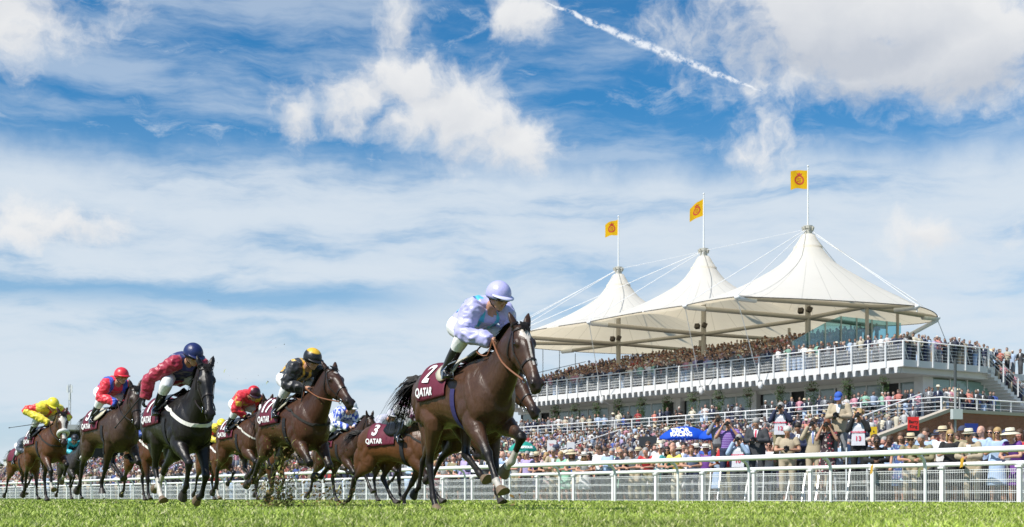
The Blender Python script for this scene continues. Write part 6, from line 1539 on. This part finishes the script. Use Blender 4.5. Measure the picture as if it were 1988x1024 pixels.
def build_people():
    rnd = random.Random(21); w0 = WC(RL, 30.0)
    face0 = math.pi + RL.A
    taken = set(); n_ = 0; bay0 = RL.u(1830, w0) - 4*2.075
    def heading(x, y, tgt=None, mix=.55):
        tocam = math.atan2(-y, -x); d = (tocam-face0+math.pi) % (2*math.pi) - math.pi; return face0 + d*mix
    # people picked out by the photograph at the fence: px, attributes
    S = lambda fem, topc, style, hair, hairc, **k: dict(dict(fem=fem, topc=topc, style=style, hair=hair, hairc=hairc, botc='charcoal', kind='lean', skin=SKINS[k.pop('sk', 1)], scale=.98, tie=None), **k)
    PAN, CRM, WHT = (.68, .62, .48), (.68, .62, .48), (.70, .68, .62)
    fl1 = floral_mat('floral_blue', (.05, .08, .22), (.55, .35, .45), (.3, .5, .6)); fl2 = floral_mat('floral_pale', (.5, .42, .42), (.6, .2, .25), (.2, .3, .2))
    front = [(1972, S(True, 'purple', 'dress', 'short', 'blonde', hat='sunhat', hatc=CRM, sk=0)), (1930, S(True, 'pale blue', 'dress', 'long', 'blonde', glasses=True, kind='clasp')), (1888, S(False, 'beige', 'suit', 'short', 'grey', hat='trilby', hatc=PAN, glasses=True, botc='beige', band=(.02, .05, .03), scale=1.0)),
             (1838, S(True, 'black', 'dress', 'long', 'blonde', kind='clasp', glasses=True)), (1795, S(False, 'khaki', 'suit', 'short', 'grey', botc='charcoal', sk=3)), (1768, S(False, 'khaki', 'shirt', 'short', 'brown', hat='trilby', hatc=(.60, .50, .33), glasses=True, botc='beige')), (1743, S(True, 'navy', 'dress', 'long', 'brown', mat=fl1, gname='blue floral dress', hat=None, kind='stand')),
             (1703, S(False, 'black', 'shirt', 'short', 'dark', sk=5, glasses=True, botc='black', shorts=False)), (1344, S(False, 'royal blue', 'shirt', 'short', 'auburn', mat=check_mat('check_blue', (.06, .10, .30), (.40, .45, .60)), gname='blue checked shirt', botc='navy', kind='lean')), (1314, S(False, 'yellow', 'shirt', 'bald', 'grey', botc='cream')), (1296, S(True, 'teal', 'shirt', 'long', 'dark', glasses=True, botc='charcoal')),
             (1276, S(True, 'white', 'shirt', 'curly', 'white', glasses=True, botc='teal', kind='clasp')), (1257, S(False, 'red', 'shirt', 'short', 'grey', botc='khaki', kind='lean', sk=4)), (1231, S(False, 'grey', 'shirt', 'short', 'grey', glasses=True, botc='beige')), (1212, S(False, 'navy', 'shirt', 'bald', 'dark', glasses=True)), (1160, S(False, 'white', 'shirt', 'short', 'brown', kind='look', botc='charcoal', scale=1.02)),
             (1135, S(True, 'white', 'dress', 'long', 'blonde', hat='trilby', hatc=WHT, glasses=True, scale=.93)), (1096, S(True, 'mint green', 'dress', 'short', 'blonde')), (1064, S(True, 'pink', 'dress', 'long', 'blonde', mat=fl2, gname='pale floral dress')), (1018, S(False, 'lilac', 'shirt', 'short', 'grey', glasses=True, kind='stand'))]
    jobs = []
    ub0, ub1 = RL.u(2030, w0), RL.u(905, w0+3); busy = []
    for px, a in front:
        u = RL.u(px, w0+.40); jobs.append((u, w0+.40 + (.0 if a['kind'] == 'lean' else .12), 0, a)); busy.append(u)
    lad = [(1368, 1720)]
    for row in range(7):
        u = ub0 + rnd.uniform(0, .4)
        while u < ub1:
            w = w0 + .45 + row*.66 + rnd.uniform(-.08, .08); X, Y, _ = RL(u, w); px = CX + FPX*X/Y
            ok = not (row == 0 and any(abs(u-b) < .42 for b in busy)) and not (1362 < px < 1725 and row < 2)
            if ok:
                a = rand_attr(rnd, row == 0); jobs.append((u, w, row, a))
            u += rnd.uniform(.42, .66) + (.02*row)
    jobs.sort(key=lambda j: (j[2] > 0, math.hypot(*RL(j[0], j[1])[:2])))
    names = set(); extra = jobs[268:]; jobs = jobs[:268]
    for u, w, row, a in jobs:
        x, y, _ = RL(u, w); bay = int((u-bay0)/2.075); rw = ['on fence' if a['kind'] == 'lean' else 'at fence', 'second row', 'third row', 'fourth row', 'fifth row', 'sixth row', 'seventh row'][row]
        k, g, h = describe(a); bp = '%s bay from brick wall' % ORD[max(0, min(bay, 38))]
        for v in range(12):
            lab = '%s in %s, %s, %s, %s' % (k, g, h + (' and sunglasses' if a.get('glasses') and v == 0 else ''), rw, bp)
            if len(lab.replace('-', ' ').split()) > 16: lab = '%s in %s, %s, %s, %s' % (k, g, h, rw, bp)
            if lab not in names: break
            a['topc'] = rnd.choice(list(CLOTH)); k, g, h = describe(a)
        names.add(lab)
        p = add_person((x, y, .006), heading(x, y) + rnd.uniform(-.35, .35), a); tag(p, lab, 'spectator' if False else 'person', 'spectators behind the crowd fence')
    # photographers on stepladders
    str_p = check_mat('stripe_purple', (.12, .03, .26), (.30, .22, .50), 22); fl3 = floral_mat('floral_dark', (.03, .015, .02), (.5, .05, .08), (.5, .45, .42))
    ph = [(1394, 806, 32.3, S(False, 'grey', 'shirt', 'short', 'brown', kind='cam', shorts=False), 'photographer in grey top half hidden behind the purple striped shirt'),
          (1414, 812, 31.0, S(False, 'purple', 'shirt', 'bald', 'grey', kind='cam', mat=str_p, botc='navy', wide=1.15), 'photographer in purple striped polo shirt and jeans with camera at his face'),
          (1435, 846, 30.7, S(False, 'pale blue', 'shirt', 'short', 'grey', kind='cam', shorts=False, bib='10', botc='charcoal'), 'crouched low photographer in pale shirt, lowest of the press group'),
          (1470, 812, 31.2, S(False, 'charcoal', 'suit', 'short', 'grey', kind='look', tie=(.6, .05, .1), wide=1.1), 'grey haired photographer in dark suit and red tie looking down at camera'),
          (1516, 780, 32.2, S(False, 'navy', 'shirt', 'short', 'grey', kind='cam', shorts=False, bib='12', botc='khaki'), 'photographer wearing white bib number 12 standing high on a ladder'),
          (1529, 828, 31.0, S(False, 'beige', 'shirt', 'short', 'white', kind='look', botc='beige', wide=1.1), 'white haired photographer in beige shirt below the bib number 12'),
          (1551, 821, 31.8, S(False, 'navy', 'suit', 'short', 'dark', kind='look', tie=(.2, .2, .25), sk=3), 'man in dark navy suit among photographers beside the beige suit'),
          (1580, 811, 31.2, S(False, 'beige', 'suit', 'short', 'brown', kind='cam', tie=(.2, .25, .5), botc='beige'), 'photographer in beige suit holding camera up to his eye'),
          (1606, 813, 31.0, S(True, 'black', 'dress', 'long', 'auburn', kind='cam', mat=fl3, gname='dark floral dress', bib=None), 'woman photographer with long brown hair in dark floral dress'),
          (1630, 760, 31.4, S(False, 'beige', 'suit', 'short', 'grey', kind='look', hat='cap', hatc=(.03, .10, .45), botc='grey', wide=1.05), 'tall man in blue cap and beige coat holding a camera'),
          (1668, 794, 31.0, S(True, 'black', 'shirt', 'curly', 'blonde', kind='cam', bib='13', shorts=False, botc='black'), 'curly haired photographer in black wearing white bib number 13')]
    camb = MB(); camb.box(-.05, .03, -.07, .07, -.05, .05); camb.box(-.03, .02, -.03, .03, .05, .08); camb.tube([(.03, 0, 0), (.16, 0, 0), (.165, 0, 0)], [.042, .045, .030], 12); cme = camb.mesh('camera_body'); cme.materials.append(mat('camera_black', (.012, .012, .013), .4))
    for i, (px, py, C, a, lab) in enumerate(ph):
        a['scale'] = 1.08; w = WC(RL, C); u = RL.u(px, w); x, y, _ = RL(u, w); z = CAMZ + (HY-py)/FPX*y; hh = (1.76 if a['kind'] != 'look' else 1.73)*a['scale'] + (.03 if a.get('hat') else 0); zz = max(.006, z-hh)
        rz = heading(x, y, mix=.8) + rnd.uniform(-.15, .15)
        p = add_person((x, y, zz), rz, a); tag(p, lab, 'photographer', 'press photographers behind the fence')
        if a['kind'] in ('cam', 'look'):
            s = a['scale']; d = V3(math.cos(rz), math.sin(rz), 0); off = (.20, 1.60) if a['kind'] == 'cam' else (.36, 1.16)
            c = bpy.data.objects.new('camera_with_lens', cme); COL.objects.link(c); c.location = (x + d[0]*off[0]*s, y + d[1]*off[0]*s, zz + off[1]*s); c.rotation_euler = (0, .1 if a['kind'] == 'cam' else .5, rz)
            tag(c, 'black camera held by ' + {0: 'the photographer in grey', 1: 'the purple striped photographer', 2: 'the crouched photographer in pale shirt', 3: 'the photographer in dark suit with red tie', 4: 'the photographer standing highest in a navy sleeved bib', 5: 'the white haired photographer', 6: 'the man in navy suit', 7: 'the photographer in the beige suit', 8: 'the woman in dark floral dress', 9: 'the man in blue cap', 10: 'the curly haired photographer in black'}[i], 'camera', 'cameras of the press photographers')
        if zz > .25:
            st = empty('stepladder', (x, y, 0), rz); H = zz-.02
            for sx in (-1, 1):
                for sy in (-1, 1): m = MB(); m.bar((sx*.42, sy*.26, 0), (sx*.10, sy*.20, H+ (.45 if sx > 0 else 0)), .035, .02); m.build('leg', mat('ladder_alloy', (.60, .61, .60), .35, .5), st)
            n_s = max(1, int(H/.25))
            for j in range(n_s): t = (j+1)/n_s; q = .42 + (.10-.42)*t; m = MB(); m.box(q-.05, q+.05, -.25, .25, H*t-.03, H*t-.005) if j < n_s-1 else m.box(-.18, .18, -.24, .24, H-.03, H); m.build('step', mat('ladder_alloy', (.60, .61, .60), .35, .5), st)
            tag(st, 'white aluminium stepladder under ' + ['the photographer in grey', 'the purple striped photographer', 'the crouched pale shirted photographer', 'the dark suited grey haired photographer', 'the navy sleeved photographer standing high', 'the white haired photographer', 'the navy suited man', 'the beige suited photographer', 'the dark floral dress photographer', 'the blue cap man', 'the curly haired photographer'][i], 'stepladder', 'stepladders of the photographers')
    for px, py, lab in ((1693, 912, 'yellow folded racecard held over the fence beside the man in black'), (1868, 899, 'yellow folded racecard held by the man in the cream hat and beige jacket'), (1785, 918, 'dull green folded racecard hanging over the fence beside a straw hat'), (1314, 938, 'yellow paper bag hanging behind the wire mesh under the yellow shirt')):
        w = WC(RL, 29.75 if py < 930 else 30.4); x, y, _ = RL(RL.u(px, w), w); z = CAMZ + (HY-py)/FPX*y; m = MB()
        for a in (-.12, .12): m.box(-.075, .075, -.004, .004, -.11, .11, Matrix.Rotation(a, 4, 'Z') @ Matrix.Translation((0, a*.12, 0)))
        o = m.build('racecard', mat('card_green', (.22, .24, .10), .7) if px == 1785 else mat('card_yellow', (.62, .36, .03), .7), loc=(x, y, z), rot=(.15, .25, RL.A + .9)); tag(o, lab, 'racecard', 'racecards held at the fence')
    return extra

def template(kind):
    """very small figures for the mass: verts, tris-ish faces, region of each vertex"""
    import bmesh
    V = []; F = []; Rg = []
    def add(vs, fs, rg):
        b = len(V); V.extend(vs); F.extend([tuple(b+i for i in f) for f in fs]); Rg.extend(rg if isinstance(rg, list) else [rg]*len(vs))
    bm = bmesh.new(); bmesh.ops.create_icosphere(bm, subdivisions=2, radius=1.0); hv = [tuple(v.co) for v in bm.verts]; hf = [tuple(v.index for v in f.verts) for f in bm.faces]; bm.free()
    rg = []; vs = []
    for x, y, z in hv:
        hair = (z > .35 and x < .75) or (x < -.1 and z > -.6) or (z > .7)
        k = 1.10 if hair else 1.0; vs.append((.04 + x*.092*k, y*.078*k, 1.61 + z*.118*(1.03 if hair else 1) - (.015 if x > 0 and z < 0 else 0))); rg.append(1 if hair else 0)
    add(vs, hf, rg)
    def loft(st, n, rg):
        vs = [(c[0] + rx*math.cos(6.2832*i/n), c[1] + ry*math.sin(6.2832*i/n), c[2]) for c, rx, ry in st for i in range(n)]; m = len(st)
        add(vs, [(j*n+i, j*n+(i+1) % n, (j+1)*n+(i+1) % n, (j+1)*n+i) for j in range(m-1) for i in range(n)] + [tuple((m-1)*n+i for i in range(n))], rg)
    loft([((0, 0, 1.40), .05, .055), ((.02, 0, 1.52), .05, .05)], 5, 0)
    loft([((0, 0, .86), .12, .165), ((0, 0, 1.08), .11, .145), ((0, 0, 1.30), .12, .19), ((0, 0, 1.42), .09, .17), ((0, 0, 1.46), .05, .06)], 8, 2)
    loft([((0, 0, .05), .12, .14), ((0, 0, .5), .12, .15), ((0, 0, .9), .13, .17)], 6, 3)
    def arm(a, b, c):
        P = [np.array(q, float) for q in (a, b, c)]
        for q0, q1, rg_, r_ in ((P[0], P[1], 2, .05), (P[1], P[2], 5, .04)):
            t = unit(q1-q0); u = unit(np.cross(t, (0, .2, 1)) + 1e-6); v = np.cross(t, u)
            add([tuple(q + u*r_*math.cos(1.5708*i) + v*r_*math.sin(1.5708*i)) for q in (q0, q1) for i in range(4)], [(i, (i+1) % 4, 4+(i+1) % 4, 4+i) for i in range(4)] + [(4, 5, 6, 7)], rg_)
    if kind == 0: arm((0, .20, 1.38), (0, .25, 1.12), (.12, .20, .95)); arm((0, -.20, 1.38), (0, -.25, 1.12), (.12, -.20, .95))
    if kind == 1: arm((0, .20, 1.38), (.08, .26, 1.14), (.30, .06, 1.22)); arm((0, -.20, 1.38), (.08, -.26, 1.14), (.30, -.06, 1.22))
    if kind == 2: arm((0, .20, 1.38), (.12, .27, 1.25), (.20, .10, 1.55)); arm((0, -.20, 1.38), (.08, -.26, 1.14), (.30, -.06, 1.16))
    add([(.128, -.075, 1.615), (.128, .075, 1.615), (.132, .07, 1.650), (.132, -.07, 1.650)], [(0, 1, 2, 3)], 4)
    add([(.125, -.05, 1.42), (.125, .05, 1.42), (.135, 0, 1.15)], [(0, 1, 2)], 6)
    n = 8; add([(.03 + r*math.cos(6.2832*i/n)*1.1, r*math.sin(6.2832*i/n), z) for r, z in ((.20, 1.665), (.105, 1.69), (.09, 1.78)) for i in range(n)], [(j*n+i, j*n+(i+1) % n, (j+1)*n+(i+1) % n, (j+1)*n+i) for j in range(2) for i in range(n)] + [tuple(2*n+i for i in range(n))], 7)
    return np.array(V), F, np.array(Rg)
def build_mass(extra):
    rng = np.random.default_rng(9); pos = []     # x, y, z, heading, scale
    def put(F, u, w, z, sc=1.0, base=None, jit=.3):
        x, y, _ = F(u, w); tocam = math.atan2(-y, -x); f0 = math.pi + F.A; d = (tocam-f0+math.pi) % (2*math.pi) - math.pi
        pos.append((x, y, z, f0 + d*.7 + rng.normal(0, jit), sc*rng.uniform(.92, 1.05)))
    for u, w, row, a in extra: put(RL, u, w, 0)
    w0 = WC(RL, 30.0); u_end = RL.u(905, w0+3)
    for row in range(9):                            # along the fence beyond the counted people
        u = u_end + rng.uniform(0, .5) if row < 7 else RL.u(2030, w0)
        while u < 150:
            put(RL, u, w0 + .5 + row*.7 + rng.uniform(-.15, .15), 0); u += rng.uniform(.42, .8)
    for row in range(5):
        u = 150
        while u < 330: put(RL, u, w0 + .5 + row*1.3, 0); u += rng.uniform(.6, 1.1)
    for i in range(10):                              # far raked bank
        u = 128 + rng.uniform(0, .5)
        while u < 300: put(RL, u, WC(RL, 46) + i*2 + .8 + rng.uniform(-.3, .6), .42*(i+1)); u += rng.uniform(.6, 1.1)
    n = 14
    for i in range(4, n):                            # raked terrace
        w = 49 + i*16.6/n + .45; u = 51.4 + rng.uniform(0, .4)
        while u < 128:
            if not (51.0 < u < 53.6 and i > 5 and rng.random() < .35): put(ST, u, w + rng.uniform(-.2, .25), (i+1)*3.7/n)
            u += rng.uniform(.42, .72)
    WT = WC(ST, 80.3)
    for row in range(3):                             # terrace under the balcony
        u = 51.5 if row < 2 else 56
        while u < 99:
            X, Y, _ = ST(u, WT); px = CX + FPX*X/Y
            dens = 1.0 if px < 1180 else (.75 if px > 1500 else .45)
            if (row == 0 and rng.random() < dens*.9) or (row > 0 and rng.random() < dens*.5): put(ST, u, WT + .35 + row*.75 + rng.uniform(-.1, .2), 4.9)
            u += rng.uniform(.45, .75)
    for row in range(9):                             # side terrace above the brick wall
        w = WT + .8 + row*.62
        for k in range(3):
            if rng.random() < (.9 if k == 0 else .55): put(ST, 51.5 + k*.8 + rng.uniform(-.15, .15), w + 0*k, 4.9)
    W0 = WC(ST, 82); zf = 8.55
    for row in range(2):                             # balcony front
        u = 55.3
        while u < 97.5:
            if rng.random() < .95: put(ST, u, W0 + .35 + row*.7 + rng.uniform(-.1, .1), zf)
            u += rng.uniform(.42, .62)
    for row in range(9):                             # open deck at the near end
        u = 55.3 + .2
        while u < 67.5:
            if rng.random() < .8: put(ST, u, W0 + 1.7 + row*.8 + rng.uniform(-.15, .15), zf)
            u += rng.uniform(.45, .7)
    for k in range(15): put(ST, 55.25, W0 + .5 + k*.5 + rng.uniform(-.1, .1), zf)
    for row in range(10):
        u = 57.2
        while u < 66:
            if rng.random() < .8: put(ST, u, W0 + 9.2 + row*.75, zf)
            u += rng.uniform(.45, .7)
    for i in range(11):                              # raked seats
        w = 69.4 + i*1.1 + .5; u = 68.4
        lim = np.interp(w, [69, 81.5], [97.5, 104.0])
        while u < min(lim, 100.8):
            if rng.random() < .96: put(ST, u, w + rng.uniform(-.1, .1), zf + .02 + (i+1)*.27, jit=.25)
            u += rng.uniform(.40, .58)
    a0, a1 = W0+8.25, W0+14.5                         # stairs
    for i in range(18):
        for k in range(3):
            if rng.random() < .8: put(ST, 55.0 + .2 + k*.5, a0 + (a1-a0)*(i+.5)/18, zf-(i+1)*.19)
    pos = np.array(pos); N = len(pos)
    tm = [template(k) for k in range(3)]; tk = rng.choice(3, N, p=[.35, .45, .20])
    tops = np.array([CLOTH[k] for k in ('white', 'white', 'pale blue', 'pale blue', 'pale blue', 'navy', 'navy', 'navy', 'navy', 'charcoal', 'charcoal', 'black', 'charcoal', 'charcoal', 'black', 'grey', 'pink', 'pink', 'red', 'cream', 'cream', 'beige', 'lilac', 'royal blue', 'mint green', 'coral', 'white', 'grey', 'maroon', 'pink', 'pale blue', 'navy', 'beige', 'black', 'cream')])  # weighted to dark clothes, standing in for shade among the packed figures
    hairs = np.array([HAIRS[k] for k in ('dark', 'dark', 'dark', 'dark', 'dark', 'brown', 'brown', 'brown', 'blonde', 'grey', 'white', 'auburn')]); sk = np.array(SKINS[:5])*np.array((.90, 1.02, 1.12)); bots = np.array([CLOTH[k] for k in ('navy', 'charcoal', 'beige', 'black', 'grey', 'charcoal', 'navy', 'pale blue', 'black')])  # dark hair repeated, also in place of shade between the heads
    hats = np.array([(.68, .62, .48), (.60, .50, .33), (.72, .70, .66), (.03, .04, .08)])
    Vs = []; Cs = []; LI = []; LT = []; base = 0
    for k in range(3):
        V, F, Rg = tm[k]; ids = np.where(tk == k)[0]; n = len(ids)
        P = pos[ids]; c, s = np.cos(P[:, 3]), np.sin(P[:, 3]); v = np.repeat(V[None], n, 0).copy()
        # glasses, shirt fronts and hats only on some
        g = rng.random(n) < .40; h = rng.random(n) < .06; suit = rng.random(n) < .3
        for sel, rg in ((g, 4), (suit, 6), (h, 7)): v[np.ix_(~sel, Rg == rg)] = V[Rg == rg].mean(0) - np.array([.12, 0, 0 if rg != 7 else .1])
        wd = rng.uniform(.92, 1.12, n)
        x = v[:, :, 0]*c[:, None]*wd[:, None] - v[:, :, 1]*s[:, None]*wd[:, None]; y = v[:, :, 0]*s[:, None]*wd[:, None] + v[:, :, 1]*c[:, None]*wd[:, None]
        w = np.stack([P[:, 0:1] + x*P[:, 4:5], P[:, 1:2] + y*P[:, 4:5], P[:, 2:3] + v[:, :, 2]*P[:, 4:5]], 2)
        top = tops[rng.integers(len(tops), size=n)]*rng.uniform(.6, 1.05, (n, 1)); top = top*.82 + top.mean(1, keepdims=True)*.14; top[suit] = np.array([CLOTH['navy'], CLOTH['charcoal'], CLOTH['grey']])[rng.integers(3, size=suit.sum())]
        skc = sk[rng.integers(5, size=n)]*rng.uniform(.75, 1.05, (n, 1)); hc = hairs[rng.integers(len(hairs), size=n)]
        lower = np.where((rng.random(n) < .55)[:, None], skc, top); lower[suit] = top[suit]
        pal = np.stack([skc, hc, top, bots[rng.integers(len(bots), size=n)], np.tile([.01, .01, .012], (n, 1)), lower, np.tile([.72, .72, .74], (n, 1)), hats[rng.integers(4, size=n)]], 1)
        Cs.append(pal[np.arange(n)[:, None], Rg[None]].reshape(-1, 3)); Vs.append(w.reshape(-1, 3))
        fl = np.concatenate([np.array(f) for f in F]); lt = np.array([len(f) for f in F])
        LI.append((fl[None] + base + (np.arange(n)*len(V))[:, None]).ravel()); LT.append(np.tile(lt, n)); base += n*len(V)
    V = np.concatenate(Vs); C = np.concatenate(Cs); LI = np.concatenate(LI); LT = np.concatenate(LT)
    me = bpy.data.meshes.new('crowd'); me.vertices.add(len(V)); me.vertices.foreach_set('co', V.astype(np.float32).ravel())
    me.loops.add(len(LI)); me.loops.foreach_set('vertex_index', LI.astype(np.int32)); me.polygons.add(len(LT)); me.polygons.foreach_set('loop_start', (np.cumsum(LT)-LT).astype(np.int32)); me.polygons.foreach_set('loop_total', LT.astype(np.int32))
    me.update(calc_edges=True); me.shade_smooth(); set_col(me, C)
    tag(obj('crowd', me, mat=mat('crowd_cloth', attr='Col', rough=.75)), 'packed race day crowd on the terraces, balcony and seats', 'crowd', kind='stuff')
    print('mass people', N, 'faces', len(LT))

def build_divots():
    rng = random.Random(6); m = MB(); g = MB()
    def clod(x, y, z, r):
        m.ell((x, y, z), (r*rng.uniform(.6, 1.3), r*rng.uniform(.6, 1.2), r*rng.uniform(.4, 1)), ax=[(rng.gauss(0, 1), rng.gauss(0, 1), rng.gauss(0, 1)), (rng.gauss(0, 1), rng.gauss(0, 1), rng.gauss(0, 1)), (rng.gauss(0, 1), rng.gauss(0, 1), rng.gauss(0, 1))], n=5, m=3, col=(.12+rng.random()*.12, .085+rng.random()*.08, .04))
    def blade(x, y, z, l):
        d = unit(V3(rng.gauss(0, 1), rng.gauss(0, 1), rng.gauss(0, 1))); e = unit(np.cross(d, V3(.3, .2, .9)))*rng.uniform(.003, .007); c = V3(x, y, z); b = c + d*l*.5 + V3(0, 0, .15*l)
        k = rng.random(); g.add([c-e, c+e, b+e, b-e, c+d*l], [(0, 1, 2, 3), (3, 2, 4)], (.22+.25*k, .27+.20*k, .05+.08*k))
    for px, s, n, sp, zz in ((542, 158, 700, .17, .30), (560, 158, 200, .45, .45), (645, 150, 260, .26, .28), (400, 118, 40, .8, .35), (235, 105, 50, .5, .35), (1010, 170, 25, .3, .15), (60, 88, 20, .4, .2), (700, 105, 40, .4, .3), (520, 125, 60, .9, 1.0)):
        x0, y0 = ground_xy(px, s)
        for i in range(n):
            x, y, z = x0 + rng.gauss(0, sp*.6), y0 + rng.gauss(0, .5), abs(rng.gauss(0, zz)) + .03
            if rng.random() < .45: clod(x, y, z, rng.uniform(.006, .024))
            if rng.random() < .45: blade(x, y, z, rng.uniform(.03, .10))
            for q in range(3): clod(x + rng.gauss(0, .12), y + rng.gauss(0, .1), max(.02, z + rng.gauss(0, .12)), rng.uniform(.002, .006))
    tag(m.build('turf_clods', mat('earth', attr='Col', rough=.9)), 'clods of earth thrown up by the hooves', 'turf clods', kind='stuff')
    tag(g.build('torn_grass', mat('grass_blade', attr='Col')), 'torn grass flying behind the hooves', 'grass', kind='stuff')
# ================================================================ build everything
build_ground()
build_rails()
build_stand()
build_tents()
build_brick()
build_furniture()
build_field()
build_mass(build_people())
build_divots()
build_grass()
